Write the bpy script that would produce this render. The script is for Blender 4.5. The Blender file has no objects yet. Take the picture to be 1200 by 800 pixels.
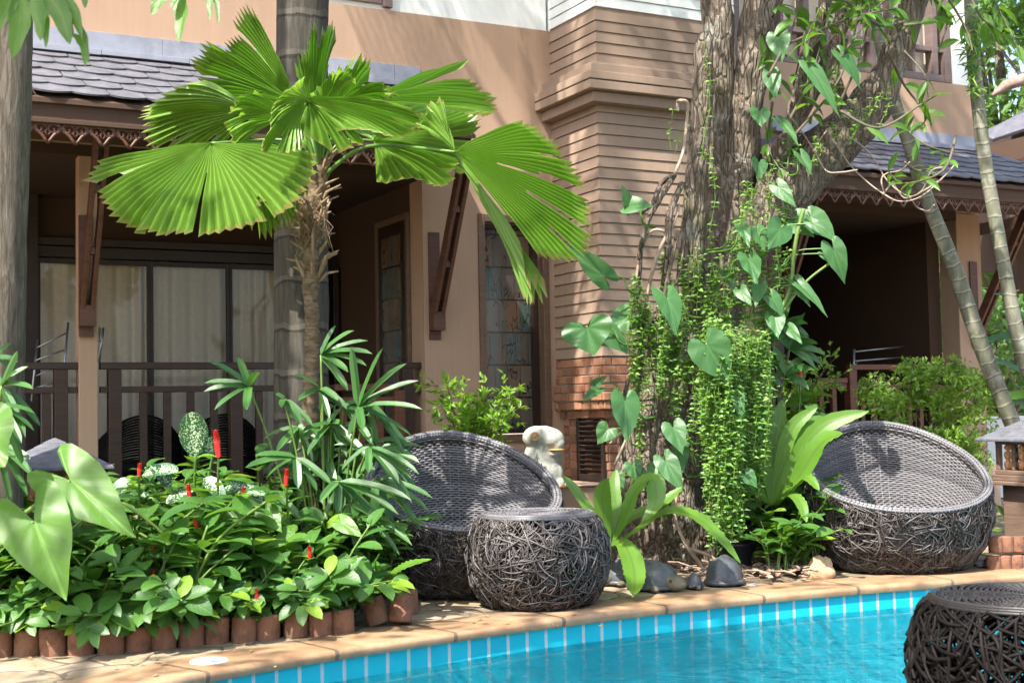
EXPO=1.62
CANOPY_MAIN=[((-.6,6.9,6.6),(1.6,1.4,.7),550),((1.6,7.2,6.9),(1.7,1.5,.8),1000),((3.6,8.2,6.6),(1.7,1.6,.8),900),((1.2,8.9,7.2),(1.8,1.0,.7),450),((5.6,9.5,6.6),(1.4,1.4,.8),400)]
CANOPY_BACK=[((-4.4,2.6,7.0),(1.8,1.6,.8),230),((-1.6,2.4,7.2),(1.7,1.5,.8),550),((.9,3.2,7.2),(1.6,1.6,.8),600),((-3.0,4.9,7.0),(1.6,1.2,.7),120)]
import bpy, math, random
from mathutils import Vector, Matrix, noise
R = random.Random(7)
sc = bpy.context.scene
COL = sc.collection
PI = math.pi
sin, cos = math.sin, math.cos

# ------------------------------------------------------------------ camera
F = 1568.0; HC = 1.05
PITCH = math.radians(3.03); ROLL = math.radians(-1.12)
CM = Matrix.Rotation(PI/2 + PITCH, 3, 'X') @ Matrix.Rotation(ROLL, 3, 'Z')
CAM = Vector((0, 0, HC))
cd = bpy.data.cameras.new('camera'); cam = bpy.data.objects.new('camera', cd); COL.objects.link(cam)
cam.matrix_world = Matrix.Translation(CAM) @ CM.to_4x4()
cd.lens = 36*F/1200; cd.sensor_width = 36; cd.clip_end = 500; cd.clip_start = .05
cd.dof.use_dof = True; cd.dof.focus_distance = 8.2; cd.dof.aperture_fstop = 6.3
sc.camera = cam

def ray(px, py): return CM @ Vector(((px-600)/F, (400-py)/F, -1))
def at(px, py, Y):
    r = ray(px, py); return CAM + r*(Y/r.y)
def gnd(px, py, z=0.0):
    r = ray(px, py); return CAM + r*((z-HC)/r.z)
A_ = math.radians(27.5); DU = Vector((cos(A_), sin(A_), 0)); DV = Vector((-sin(A_), cos(A_), 0))
CB = 9.6; OB = DV*CB
def bl(px, py, yl=0.0):
    r = ray(px, py); t = (yl - (CAM-OB).dot(DV))/r.dot(DV); p = CAM + r*t - OB
    return p.dot(DU), p.z
def bside(px, py, ul):
    r = ray(px, py); t = (ul - (CAM-OB).dot(DU))/r.dot(DU); p = CAM + r*t - OB
    return p.dot(DV), p.z
def B2W(u, y, z): 
    p = OB + DU*u + DV*y; return Vector((p.x, p.y, z))

# ------------------------------------------------------------------ mesh builder
class MB:
    def __init__(s): s.v=[]; s.f=[]; s.uv=[]; s.mi=[]
    def add(s, vs, fs, uvs=None, m=0):
        o=len(s.v); s.v += [tuple(p) for p in vs]
        for f in fs:
            s.f.append([i+o for i in f]); s.mi.append(m)
            if uvs: s.uv += [uvs[i] for i in f]
            else: s.uv += [(vs[i][0], vs[i][2]) for i in f]
    def box(s, x0,x1,y0,y1,z0,z1, m=0):
        vs=[(x,y,z) for z in (z0,z1) for y in (y0,y1) for x in (x0,x1)]
        o=len(s.v); s.v+=vs
        for f,ax in (((0,2,3,1),2),((4,5,7,6),2),((0,1,5,4),1),((2,6,7,3),1),((0,4,6,2),0),((1,3,7,5),0)):
            s.f.append([i+o for i in f]); s.mi.append(m)
            for i in f:
                p=vs[i]; s.uv.append((p[0],p[1]) if ax==2 else ((p[0],p[2]) if ax==1 else (p[1],p[2])))
    def bar(s, a, b, w, h, m=0, up=(0,0,1)):
        a=Vector(a); b=Vector(b); d=(b-a).normalized(); x=d.cross(Vector(up))
        if x.length<1e-4: x=d.cross(Vector((1,0,0)))
        x.normalize(); y=x.cross(d).normalized()
        vs=[p+x*sx*w/2+y*sy*h/2 for p in (a,b) for sx,sy in ((-1,-1),(1,-1),(1,1),(-1,1))]
        L=(b-a).length
        o=len(s.v); s.v+=[tuple(p) for p in vs]
        for f in ((3,2,1,0),(4,5,6,7),(0,1,5,4),(1,2,6,5),(2,3,7,6),(3,0,4,7)):
            s.f.append([i+o for i in f]); s.mi.append(m)
            for i in f: s.uv.append(((i%4)*w, L if i>3 else 0))
    def tube(s, pts, rad, n=8, m=0, cap=True, nz=0.0, nf=3.0, flat=1.0, ref=None):
        pts=[Vector(p) for p in pts]; N=len(pts)
        if not hasattr(rad,'__len__'): rad=[rad]*N
        t0=(pts[1]-pts[0]).normalized()
        x=t0.cross(Vector(ref) if ref else Vector((0,1,0)))
        if x.length<.05: x=t0.cross(Vector((1,0,0)))
        x.normalize(); o=len(s.v); L=0; us=[]
        for i,p in enumerate(pts):
            t=(pts[min(i+1,N-1)]-pts[max(i-1,0)])
            if t.length<1e-6: t=t0
            t.normalize(); x=(x-t*x.dot(t))
            if x.length<1e-5: x=t.orthogonal()
            x.normalize(); y=t.cross(x)
            if i: L+=(p-pts[i-1]).length
            us.append(L)
            for k in range(n):
                a=2*PI*k/n; d=x*cos(a)+y*sin(a)*flat; r=rad[i]
                if nz:
                    q=p+d*r; r*=1+nz*(noise.noise(q*nf)+.5*noise.noise(q*nf*2.7))
                s.v.append(tuple(p+d*r))
        for i in range(N-1):
            for k in range(n):
                k2=(k+1)%n; s.f.append([o+i*n+k,o+i*n+k2,o+(i+1)*n+k2,o+(i+1)*n+k]); s.mi.append(m)
                a,b=k/n,(k+1)/n; s.uv += [(a,us[i]),(b,us[i]),(b,us[i+1]),(a,us[i+1])]
        if cap and n>2:
            s.f.append([o+k for k in range(n)][::-1]); s.mi.append(m); s.uv += [(0,0)]*n
            s.f.append([o+(N-1)*n+k for k in range(n)]); s.mi.append(m); s.uv += [(0,0)]*n
    def lathe(s, c, prof, n=24, m=0, nz=0, nf=5, a0=0, a1=2*PI, sq=None):
        c=Vector(c); o=len(s.v); M=len(prof)
        full=abs(a1-a0-2*PI)<1e-6; nn=n if full else n+1
        for r,z in prof:
            for k in range(nn):
                a=a0+(a1-a0)*k/n; p=Vector((r*cos(a),r*sin(a)*(sq or 1),z))
                if nz: p*=1+nz*noise.noise((p+c)*nf)
                s.v.append(tuple(c+p))
        for i in range(M-1):
            for k in range(n):
                k2=(k+1)%nn; s.f.append([o+i*nn+k,o+i*nn+k2,o+(i+1)*nn+k2,o+(i+1)*nn+k]); s.mi.append(m)
                s.uv += [(k/n,prof[i][1]),((k+1)/n,prof[i][1]),((k+1)/n,prof[i+1][1]),(k/n,prof[i+1][1])]
    def build(s, name, mats, parent=None, smooth=False, bevel=0, world=True, label=None):
        me=bpy.data.meshes.new(name)
        vs=s.v
        if parent is not None and world:
            l=parent.location; vs=[(a-l.x,b-l.y,c-l.z) for a,b,c in vs]
        me.from_pydata(vs,[],s.f)
        uvl=me.uv_layers.new(name='UVMap'); flat=[]
        for u in s.uv: flat += [u[0],u[1]]
        uvl.data.foreach_set('uv', flat)
        if not isinstance(mats,(list,tuple)): mats=[mats]
        for m in mats: me.materials.append(m)
        if len(mats)>1: me.polygons.foreach_set('material_index', s.mi)
        if smooth: me.polygons.foreach_set('use_smooth',[True]*len(s.f))
        me.update()
        o=bpy.data.objects.new(name,me); COL.objects.link(o)
        if parent is not None: o.parent=parent
        if label: o['label']=label
        if bevel:
            b=o.modifiers.new('bevel','BEVEL'); b.width=bevel; b.segments=2; b.limit_method='ANGLE'
        return o

def tag(o, label=None, cat=None, group=None, kind=None):
    if label: o['label']=label
    if cat: o['category']=cat
    if group: o['group']=group
    if kind: o['kind']=kind
    return o
def thing(name, label, cat, loc=(0,0,0), group=None, rz=0):
    o=bpy.data.objects.new(name,None); COL.objects.link(o); o.location=loc; o.rotation_euler=(0,0,rz)
    o.empty_display_size=.1
    return tag(o,label,cat,group)
def copy_tree(o, kids, parent=None):
    c=o.copy(); COL.objects.link(c)
    if parent: c.parent=parent
    for ch in kids.get(o.name,[]): copy_tree(ch,kids,c)
    return c
def dup(root, loc, rz=0, sc_=1.0, label=None, group=None):
    kids={}
    for o in COL.objects:
        if o.parent: kids.setdefault(o.parent.name,[]).append(o)
    c=copy_tree(root,kids); c.location=loc; c.rotation_euler=(0,0,rz); c.scale=(sc_,)*3
    if label: c['label']=label
    if group: c['group']=group
    return c

# ------------------------------------------------------------------ materials
class NT:
    def __init__(s, name):
        s.mat=bpy.data.materials.new(name); s.mat.use_nodes=True; s.t=s.mat.node_tree; s.t.nodes.clear()
        s.out=s.n('ShaderNodeOutputMaterial')
    def n(s, typ, **kw):
        nd=s.t.nodes.new(typ)
        for k,v in kw.items():
            if k.startswith('_'): setattr(nd,k[1:],v)
            else:
                key=k.replace('__',' ')
                if key.isdigit(): key=int(key)
                if isinstance(v,bpy.types.NodeSocket): s.t.links.new(v,nd.inputs[key])
                else: nd.inputs[key].default_value=v
        return nd
    def l(s,a,b): s.t.links.new(a,b)
    def math(s,op,a,b=None,c=None,clamp=False):
        nd=s.t.nodes.new('ShaderNodeMath'); nd.operation=op; nd.use_clamp=clamp
        for i,x in enumerate((a,b,c)):
            if x is None: continue
            if isinstance(x,bpy.types.NodeSocket): s.l(x,nd.inputs[i])
            else: nd.inputs[i].default_value=x
        return nd.outputs[0]
    def mix(s,f,a,b,blend='MIX'):
        nd=s.t.nodes.new('ShaderNodeMix'); nd.data_type='RGBA'; nd.blend_type=blend
        for i,x in ((0,f),(6,a),(7,b)):
            if isinstance(x,bpy.types.NodeSocket): s.l(x,nd.inputs[i])
            else: nd.inputs[i].default_value = x if i==0 else (*x[:3],1)
        return nd.outputs[2]
    def ramp(s,f,stops,interp='LINEAR'):
        nd=s.t.nodes.new('ShaderNodeValToRGB'); s.l(f,nd.inputs[0]); nd.color_ramp.interpolation=interp
        e=nd.color_ramp.elements
        while len(e)<len(stops): e.new(.5)
        for i,(p,c) in enumerate(stops):
            e[i].position=p; e[i].color=(*c,1) if hasattr(c,'__len__') else (c,c,c,1)
        return nd.outputs[0]
    def noise(s,scale,detail=4,rough=.6,co=None,dist=0,stretch=None):
        if co is None: co=s.n('ShaderNodeTexCoord').outputs['Object']
        if stretch: co=s.n('ShaderNodeMapping',Vector=co,Scale=stretch).outputs[0]
        return s.n('ShaderNodeTexNoise',Vector=co,Scale=scale,Detail=detail,Roughness=rough,Distortion=dist).outputs['Fac']
    def bump(s,h,strength=.5,dist=.01,normal=None):
        nd=s.n('ShaderNodeBump',Height=h,Strength=strength,Distance=dist)
        if normal: s.l(normal,nd.inputs['Normal'])
        return nd.outputs[0]
    def pbr(s,color,rough=.6,normal=None,spec=.5,metal=0,**kw):
        nd=s.n('ShaderNodeBsdfPrincipled')
        for k,x in (('Base Color',color),('Roughness',rough),('Normal',normal),('Specular IOR Level',spec),('Metallic',metal)):
            if x is None: continue
            if isinstance(x,bpy.types.NodeSocket): s.l(x,nd.inputs[k])
            else: nd.inputs[k].default_value=(*x[:3],1) if k=='Base Color' else x
        return nd.outputs[0]
    def done(s,sh): s.l(sh,s.out.inputs[0]); return s.mat

def m_noise(name, c1, c2, scale=6, rough=.7, bump=.3, bd=.005, bscale=None, stretch=None, spec=.4, detail=6, metal=0, c3=None):
    t=NT(name); n=t.noise(scale,detail,.65,stretch=stretch)
    stops=[(.3,c1),(.7,c2)] if c3 is None else [(.28,c1),(.5,c2),(.72,c3)]
    col=t.ramp(n,stops); n2=t.noise(bscale or scale*6,5,.7,stretch=stretch)
    return t.done(t.pbr(col,rough,t.bump(n2,bump,bd),spec,metal))

def m_stucco(name,c,var=.12,streak=.10,isl=0):
    t=NT(name)
    big=t.noise(1.1,5,.6); fine=t.noise(90,4,.7)
    st=t.noise(3.0,7,.68,stretch=(4.5,4.5,.22))
    f=t.math('ADD',t.math('MULTIPLY',big,var*2),t.math('MULTIPLY',st,streak*2))
    f=t.math('ADD',f,1-var-streak)
    if isl: f=t.math('ADD',f,t.math('MULTIPLY',t.math('SUBTRACT',t.n('ShaderNodeNewGeometry').outputs['Random Per Island'],.5),isl))
    v=t.n('ShaderNodeVectorMath',_operation='SCALE'); v.inputs[0].default_value=c; t.l(f,v.inputs['Scale'])
    return t.done(t.pbr(v.outputs[0],.85,t.bump(fine,.35,.004),.25))

def m_wood(name,c1,c2,rough=.55,scale=3,axis=(1,1,14)):
    t=NT(name); n=t.noise(scale,6,.7,stretch=axis,dist=.6)
    col=t.ramp(n,[(.3,c1),(.7,c2)]); g=t.noise(scale*3,5,.7,stretch=axis)
    return t.done(t.pbr(col,rough,t.bump(g,.3,.003),.4))

def m_leaf(name, c, c2=None, rough=.38, trans=.35, var=.35, vein=.35, nv=9, tc=None, spec=.5, yellow=None, blot=.35, rib_highlight=0, dmid=0):
    """leaf: colour varies per leaf (island); midrib and side veins from the UVs (x across, y along)"""
    t=NT(name); uv=t.n('ShaderNodeUVMap'); sp=t.n('ShaderNodeSeparateXYZ',Vector=uv.outputs[0])
    isl=t.n('ShaderNodeNewGeometry').outputs['Random Per Island']
    c2=c2 or tuple(x*1.7 for x in c)
    col=t.mix(isl,c,c2)
    n=t.noise(7,4,.6); col=t.mix(t.math('MULTIPLY',n,blot),col,tuple(x*.6 for x in c))
    if yellow:
        yf=t.math('GREATER_THAN',isl,yellow[0]); col=t.mix(yf,col,yellow[1])
    ax=t.math('ABSOLUTE',t.math('SUBTRACT',sp.outputs[0],.5))
    mid=t.math('LESS_THAN',ax,.022)
    vy=t.math('SUBTRACT',sp.outputs[1],t.math('MULTIPLY',ax,.55))
    w=t.math('ABSOLUTE',t.math('SINE',t.math('MULTIPLY',vy,PI*nv)))
    side=t.math('LESS_THAN',w,.10)
    vf=t.math('MULTIPLY',t.math('MAXIMUM',mid,t.math('MULTIPLY',side,.45)),vein)
    col=t.mix(vf,col,tuple(min(1,x*1.8+.02) for x in c2))
    if dmid: col=t.mix(t.math('MULTIPLY',t.math('LESS_THAN',ax,.035),dmid),col,(.05,.04,.015))
    if rib_highlight: col=t.mix(t.math('MULTIPLY',t.math('GREATER_THAN',sp.outputs[0],.60),rib_highlight),col,tuple(min(1,x*2.2+.05) for x in c2))  # highlight along the pleat ridges, painted into the leaf colour
    if rib_highlight:
        tip=t.math('MULTIPLY',t.math('GREATER_THAN',t.math('ADD',sp.outputs[1],t.math('MULTIPLY',n,.10)),1.02),.7); col=t.mix(tip,col,(.30,.22,.08))
    hb=t.math('ADD',w,t.math('MULTIPLY',n,.5))
    nor=t.bump(hb,.12,.003)
    p=t.n('ShaderNodeBsdfPrincipled',Roughness=rough,Normal=nor); t.l(col,p.inputs['Base Color'])
    p.inputs['Specular IOR Level'].default_value=spec
    tcol=t.mix(.5,col,tc or (c2[0]*2.2,c2[1]*1.9,c2[2]*.6),'MIX')
    tr=t.n('ShaderNodeBsdfTranslucent'); t.l(tcol,tr.inputs[0])
    mx=t.n('ShaderNodeMixShader',_label='leaf'); mx.inputs[0].default_value=trans
    t.l(p.outputs[0],mx.inputs[1]); t.l(tr.outputs[0],mx.inputs[2])
    return t.done(mx.outputs[0])

M={}
M['stucco']=m_stucco('tan_stucco',(.385,.258,.178),.16,.16)
M['stucco_up']=m_stucco('upper_stucco',(.43,.295,.22),.14,.16)
M['stucco_white']=m_stucco('white_stucco',(.74,.76,.74),.05,.05)
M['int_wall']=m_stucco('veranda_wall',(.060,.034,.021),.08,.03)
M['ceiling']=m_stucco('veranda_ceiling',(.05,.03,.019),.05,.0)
M['fascia']=m_stucco('fascia_paint',(.075,.045,.031),.08,.1)
M['siding']=m_stucco('siding_board',(.30,.215,.158),.16,.18,.16)
M['flash']=m_noise('grey_flashing',(.13,.14,.17),(.26,.27,.32),2.5,.5,.15,.002,spec=.5,c3=(.19,.20,.24))
M['tile']=m_noise('roof_tile',(.06,.06,.07),(.135,.13,.15),9,.62,.35,.003,bscale=70)
M['tile_edge']=M['tile']
M['rail']=m_wood('rail_wood',(.018,.009,.006),(.055,.025,.016),.42)
M['railred']=m_wood('red_wood',(.07,.025,.013),(.17,.062,.032),.5)
M['bracket']=m_wood('bracket_wood',(.055,.024,.014),(.13,.055,.034),.5)
M['frame']=m_wood('dark_frame',(.012,.007,.005),(.035,.018,.011),.4)
M['frame2']=m_wood('brown_frame',(.10,.06,.038),(.16,.10,.065),.5)
M['upframe']=m_wood('upper_frame',(.13,.09,.08),(.20,.145,.13),.5)
def m_pane(name,refl,tint):
    t=NT(name); n=t.noise(1.7,2,.5); nor=t.bump(n,.05,.02)
    fr=t.n('ShaderNodeFresnel',IOR=1.42,Normal=nor).outputs[0]
    f=t.math('ADD',t.math('MULTIPLY',fr,1.0),refl,clamp=True)
    tr=t.n('ShaderNodeBsdfTransparent'); tr.inputs[0].default_value=(*tint,1)
    gl=t.n('ShaderNodeBsdfGlossy',Roughness=.02,Normal=nor)
    mx=t.n('ShaderNodeMixShader'); t.l(f,mx.inputs[0]); t.l(tr.outputs[0],mx.inputs[1]); t.l(gl.outputs[0],mx.inputs[2])
    return t.done(mx.outputs[0])
M['pane']=m_pane('window_pane',.0,(.92,.90,.86))
M['curtain']=m_noise('curtain_cloth',(.70,.62,.52),(.80,.72,.62),30,.9,.2,.001)
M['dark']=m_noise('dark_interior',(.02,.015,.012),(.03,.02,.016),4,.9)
M['metal']=m_noise('brushed_metal',(.30,.31,.31),(.45,.46,.45),20,.35,.1,.001,metal=.8)
M['louver']=m_wood('louver_wood',(.018,.012,.010),(.04,.026,.02),.5)
M['stone_ledge']=m_stucco('ledge_plaster',(.42,.30,.22),.12,.1)
def m_brick():
    t=NT('red_brick'); isl=t.n('ShaderNodeNewGeometry').outputs['Random Per Island']
    n=t.noise(25,5,.7); col=t.ramp(isl,[(0,(.15,.055,.03)),(.4,(.25,.09,.045)),(.75,(.34,.15,.075)),(1,(.20,.085,.055))])
    col=t.mix(t.math('MULTIPLY',n,.45),col,(.45,.30,.20))
    return t.done(t.pbr(col,.85,t.bump(n,.6,.006),.2))
M['brick']=m_brick()
M['mortar']=m_noise('mortar',(.28,.25,.21),(.40,.36,.31),20,.95,.5,.004)
def m_stained():
    t=NT('stained_glass'); uv=t.n('ShaderNodeUVMap').outputs[0]
    sp=t.n('ShaderNodeSeparateXYZ',Vector=uv)
    # rectangular panes of different heights and widths
    mp=t.n('ShaderNodeMapping',Vector=uv,Scale=(8.5,3.0,1))
    br=t.n('ShaderNodeTexBrick',Vector=mp.outputs[0],_offset=.37,_squash=1.4,_squash_frequency=3)
    br.inputs['Scale'].default_value=1; br.inputs['Mortar Size'].default_value=.022; br.inputs['Brick Width'].default_value=1.0; br.inputs['Row Height'].default_value=.8
    br.inputs['Color1'].default_value=(0,0,0,1); br.inputs['Color2'].default_value=(1,1,1,1); br.inputs['Mortar'].default_value=(.5,.5,.5,1); br.inputs['Bias'].default_value=0
    val=t.math('MULTIPLY',br.outputs['Color'],1.0)
    sn=t.n('ShaderNodeVectorMath',_operation='SNAP',**{'0':mp.outputs[0],'1':(1,.8,1)})
    wn=t.n('ShaderNodeTexWhiteNoise',Vector=sn.outputs[0]).outputs['Value']
    col=t.ramp(wn,[(0,(.10,.085,.07)),(.30,(.15,.12,.095)),(.46,(.05,.13,.16)),(.58,(.045,.10,.085)),(.68,(.13,.10,.08)),(.82,(.085,.095,.09)),(.95,(.20,.10,.05))],'CONSTANT')
    n=t.noise(14,3,.6,co=uv); col=t.mix(t.math('MULTIPLY',n,.55),col,(.10,.09,.08))
    # bamboo canes and leaves: leading lines
    v=t.n('ShaderNodeTexVoronoi',Vector=t.n('ShaderNodeMapping',Vector=uv,Scale=(26,9,1),Rotation=(0,0,.5)).outputs[0],Scale=1.0,_feature='DISTANCE_TO_EDGE').outputs[0]
    leaf=t.math('LESS_THAN',v,.05); zone=t.math('GREATER_THAN',t.noise(5,2,.5,co=uv),.52)
    lead=t.math('MAXIMUM',br.outputs['Fac'],t.math('MULTIPLY',leaf,zone))
    grn=t.math('MULTIPLY',t.math('GREATER_THAN',v,.22),zone)
    col=t.mix(t.math('MULTIPLY',grn,.8),col,(.055,.085,.05))
    col=t.mix(lead,col,(.02,.018,.016))
    col=t.mix(.12,col,(0,0,0))
    return t.done(t.pbr(col,.16,t.bump(t.math('ADD',n,lead),.3,.004),.6))
M['stained']=m_stained()
# ground, coping, pool
def m_paving(name,cols,scale,crack=.03,moss=.0,bumpd=.01):
    t=NT(name); co=t.n('ShaderNodeTexCoord').outputs['Object']
    d=t.noise(2.2,3,.6); cw=t.n('ShaderNodeVectorMath',_operation='ADD',**{'0':co}); 
    sc_=t.n('ShaderNodeVectorMath',_operation='SCALE'); t.l(t.n('ShaderNodeTexNoise',Vector=co,Scale=3.0).outputs['Color'],sc_.inputs[0]); sc_.inputs['Scale'].default_value=.22
    t.l(sc_.outputs[0],cw.inputs[1])
    v=t.n('ShaderNodeTexVoronoi',Vector=cw.outputs[0],Scale=scale,_feature='DISTANCE_TO_EDGE').outputs[0]
    vc=t.n('ShaderNodeTexVoronoi',Vector=cw.outputs[0],Scale=scale).outputs['Color']
    f=t.n('ShaderNodeSeparateXYZ',Vector=vc).outputs[0]
    base=t.ramp(f,[(0,cols[0]),(.5,cols[1]),(1,cols[2])]); n=t.noise(9,6,.7); base=t.mix(t.math('MULTIPLY',n,.6),base,cols[3])
    base=t.mix(t.ramp(t.noise(3.1,4,.6),[(.5,0),(.75,.7)]),base,tuple(x*.5 for x in cols[0]))
    if moss: base=t.mix(t.math('MULTIPLY',t.ramp(t.noise(2.0,5,.7),[(.45,0),(.6,1)]),moss),base,(.06,.075,.02))
    cr=t.math('LESS_THAN',v,crack); col=t.mix(t.math('MULTIPLY',cr,.8),base,(.07,.055,.04))
    h=t.math('ADD',t.math('MULTIPLY',t.noise(28,5,.7),.4),t.math('MINIMUM',t.math('MULTIPLY',v,8),1))
    return t.done(t.pbr(col,.8,t.bump(h,.6,bumpd),.3))
M['ground']=m_paving('ground_stone',[(.33,.23,.15),(.43,.31,.21),(.26,.19,.13),(.38,.27,.18)],2.6,.03,.6)
M['paving']=m_paving('paving_stone',[(.27,.20,.13),(.38,.29,.20),(.22,.18,.13),(.32,.25,.17)],4.2,.035,.35)
def m_coping():
    t=NT('sandstone_coping'); uv=t.n('ShaderNodeUVMap').outputs[0]; sp=t.n('ShaderNodeSeparateXYZ',Vector=uv)
    n=t.noise(2.2,6,.65,dist=1.2); w=t.noise(11,6,.7)
    col=t.ramp(n,[(.25,(.15,.065,.03)),(.45,(.29,.15,.07)),(.6,(.34,.215,.12)),(.78,(.17,.105,.065))])
    col=t.mix(t.math('MULTIPLY',w,.45),col,(.42,.30,.19))
    fr=t.math('FRACT',sp.outputs[0]); j=t.math('LESS_THAN',t.math('MINIMUM',fr,t.math('SUBTRACT',1,fr)),.016)
    gm=t.ramp(t.noise(4.5,6,.75),[(.50,0),(.68,.6)]); col=t.mix(gm,col,(.12,.095,.06)); col=t.mix(t.math('MULTIPLY',j,.85),col,(.09,.07,.05))
    return t.done(t.pbr(col,t.ramp(n,[(.3,.45),(.7,.7)]),t.bump(t.math('SUBTRACT',w,j),.45,.004),.4))
M['coping']=m_coping()
def m_pooltile():
    t=NT('pool_tile'); uv=t.n('ShaderNodeUVMap').outputs[0]; sp=t.n('ShaderNodeSeparateXYZ',Vector=uv)
    fx=t.math('FRACT',sp.outputs[0]); ex=t.math('MINIMUM',fx,t.math('SUBTRACT',1,fx))
    fy=t.math('FRACT',sp.outputs[1]); ey=t.math('MINIMUM',fy,t.math('SUBTRACT',1,fy))
    g=t.math('MAXIMUM',t.math('LESS_THAN',ex,.075),t.math('LESS_THAN',ey,.05))
    fl=t.n('ShaderNodeVectorMath',_operation='FLOOR',**{'0':uv}); wn=t.n('ShaderNodeTexWhiteNoise',Vector=fl.outputs[0]).outputs['Value']
    n=t.noise(5,4,.6)
    col=t.mix(wn,(.004,.33,.43),(.008,.40,.50)); col=t.mix(t.math('MULTIPLY',n,.4),col,(.03,.46,.55))
    gr=t.mix(t.noise(30,3,.6),(.36,.37,.36),(.54,.55,.54)); below=t.math('LESS_THAN',sp.outputs[1],-1.0); gr=t.mix(below,gr,(.05,.40,.47))
    col=t.mix(g,col,gr)
    return t.done(t.pbr(col,t.math('ADD',t.math('MULTIPLY',g,.5),.22),t.bump(t.math('SUBTRACT',1,g),.4,.004),.5))
M['pooltile']=m_pooltile()
def m_water():
    t=NT('pool_water'); co=t.n('ShaderNodeTexCoord').outputs['Object']
    mp=t.n('ShaderNodeMapping',Vector=co,Scale=(1,1.5,1),Rotation=(0,0,.25)).outputs[0]
    n1=t.noise(3.2,3,.55,co=mp,dist=.8); n2=t.noise(11,3,.55,co=mp,dist=.6); n3=t.noise(34,2,.5,co=mp)
    h=t.math('ADD',t.math('MULTIPLY',n1,1.2),t.math('ADD',t.math('MULTIPLY',n2,.45),t.math('MULTIPLY',n3,.10)))
    nor=t.bump(h,1.0,.075)
    fr=t.n('ShaderNodeFresnel',IOR=1.33,Normal=nor).outputs[0]
    tr=t.n('ShaderNodeBsdfTransparent'); tr.inputs[0].default_value=(.66,.97,1,1)
    rf=t.n('ShaderNodeBsdfRefraction',Roughness=0,IOR=1.2,Normal=nor); rf.inputs[0].default_value=(.66,.97,1,1)
    mt=t.n('ShaderNodeMixShader'); mt.inputs[0].default_value=.25; t.l(tr.outputs[0],mt.inputs[1]); t.l(rf.outputs[0],mt.inputs[2])
    gl=t.n('ShaderNodeBsdfGlossy',Roughness=.015,Normal=nor)
    mx=t.n('ShaderNodeMixShader'); t.l(fr,mx.inputs[0]); t.l(mt.outputs[0],mx.inputs[1]); t.l(gl.outputs[0],mx.inputs[2])
    return t.done(mx.outputs[0])
M['water']=m_water()
M['soil']=m_noise('bed_soil',(.035,.022,.014),(.11,.075,.05),9,.95,.9,.02,bscale=30)
M['terracotta']=m_noise('terracotta',(.07,.035,.022),(.24,.11,.065),8,.9,.8,.010,c3=(.15,.10,.07),bscale=40)
M['moss']=m_noise('moss',(.06,.10,.01),(.14,.22,.02),20,.95,.9,.01)

# ------------------------------------------------------------------ world + sun
w=bpy.data.worlds.new('World'); sc.world=w; w.use_nodes=True
nt=w.node_tree; bg=nt.nodes['Background']; sky=nt.nodes.new('ShaderNodeTexSky'); sky.sky_type='NISHITA'; sky.sun_disc=False
SD=Vector((-.40,-.62,1.02)).normalized()          # towards the sun
el=math.asin(SD.z); az=math.atan2(SD.x,SD.y)
sky.sun_elevation=el; sky.sun_rotation=az
sky.air_density=1.0; sky.dust_density=2.5; sky.ozone_density=1.0
nt.links.new(sky.outputs[0],bg.inputs[0]); bg.inputs[1].default_value=.15
sd=bpy.data.lights.new('sun','SUN'); sd.energy=4.2; sd.angle=math.radians(.53); sd.color=(1,.955,.88)
so=bpy.data.objects.new('sun',sd); COL.objects.link(so); so.rotation_euler=SD.to_track_quat('Z','Y').to_euler(); so.location=(0,0,20)
sc.view_settings.view_transform='Standard'; sc.view_settings.look='None'; sc.view_settings.exposure=EXPO; sc.view_settings.gamma=1
sc.render.engine='CYCLES'
sc.cycles.use_denoising=True
sc.cycles.max_bounces=6; sc.cycles.diffuse_bounces=3; sc.cycles.glossy_bounces=3; sc.cycles.use_adaptive_sampling=True; sc.cycles.adaptive_threshold=.03; sc.cycles.transparent_max_bounces=16; sc.cycles.caustics_refractive=False; sc.cycles.caustics_reflective=False
# ================================================================== VILLA
villa=thing('villa','two-storey tan Thai-style villa with shaded verandas, slate-grey tiled eaves and a clapboard bay','house',(OB.x,OB.y,0),rz=A_)
def vp(name, mb, mat, smooth=False, bevel=0, parent=None, label=None):
    o=mb.build(name,mat,parent or villa,smooth=smooth,bevel=bevel,world=False)
    if label: o['label']=label
    return o
UO=4.225; UJ=5.41; UB=6.75; PB=-.735; FL=.45
# --- walls
m=MB()
m.box(UO,4.75,0,.25,0,4.215); m.box(4.75,5.30,0,.25,0,.86); m.box(4.75,5.30,0,.25,2.60,4.215); m.box(5.30,7.62,0,.25,0,4.215)
m.box(-3.2,UO,0,.25,2.98,4.215); m.box(7.62,9.96,0,.25,2.95,4.215); m.box(9.96,10.25,0,4,2.93,4.215)
vp('wall',m,M['stucco'])
m=MB(); m.box(-3.2,5.395,.03,.28,4.215,6.8); m.box(10.02,10.22,.03,4,4.215,6.8); vp('upper_wall',m,M['stucco_white'],bevel=.005)
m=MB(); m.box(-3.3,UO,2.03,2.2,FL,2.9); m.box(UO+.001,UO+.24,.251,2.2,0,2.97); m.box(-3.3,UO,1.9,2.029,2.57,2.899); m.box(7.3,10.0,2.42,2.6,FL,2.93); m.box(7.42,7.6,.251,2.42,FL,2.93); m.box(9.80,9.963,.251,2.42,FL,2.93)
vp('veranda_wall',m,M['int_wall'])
m=MB(); m.box(-3.3,UO-.001,.001,2.1,2.90,2.979); m.box(7.6,9.96,.001,2.6,2.86,2.949); vp('ceiling',m,M['ceiling'])
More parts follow.
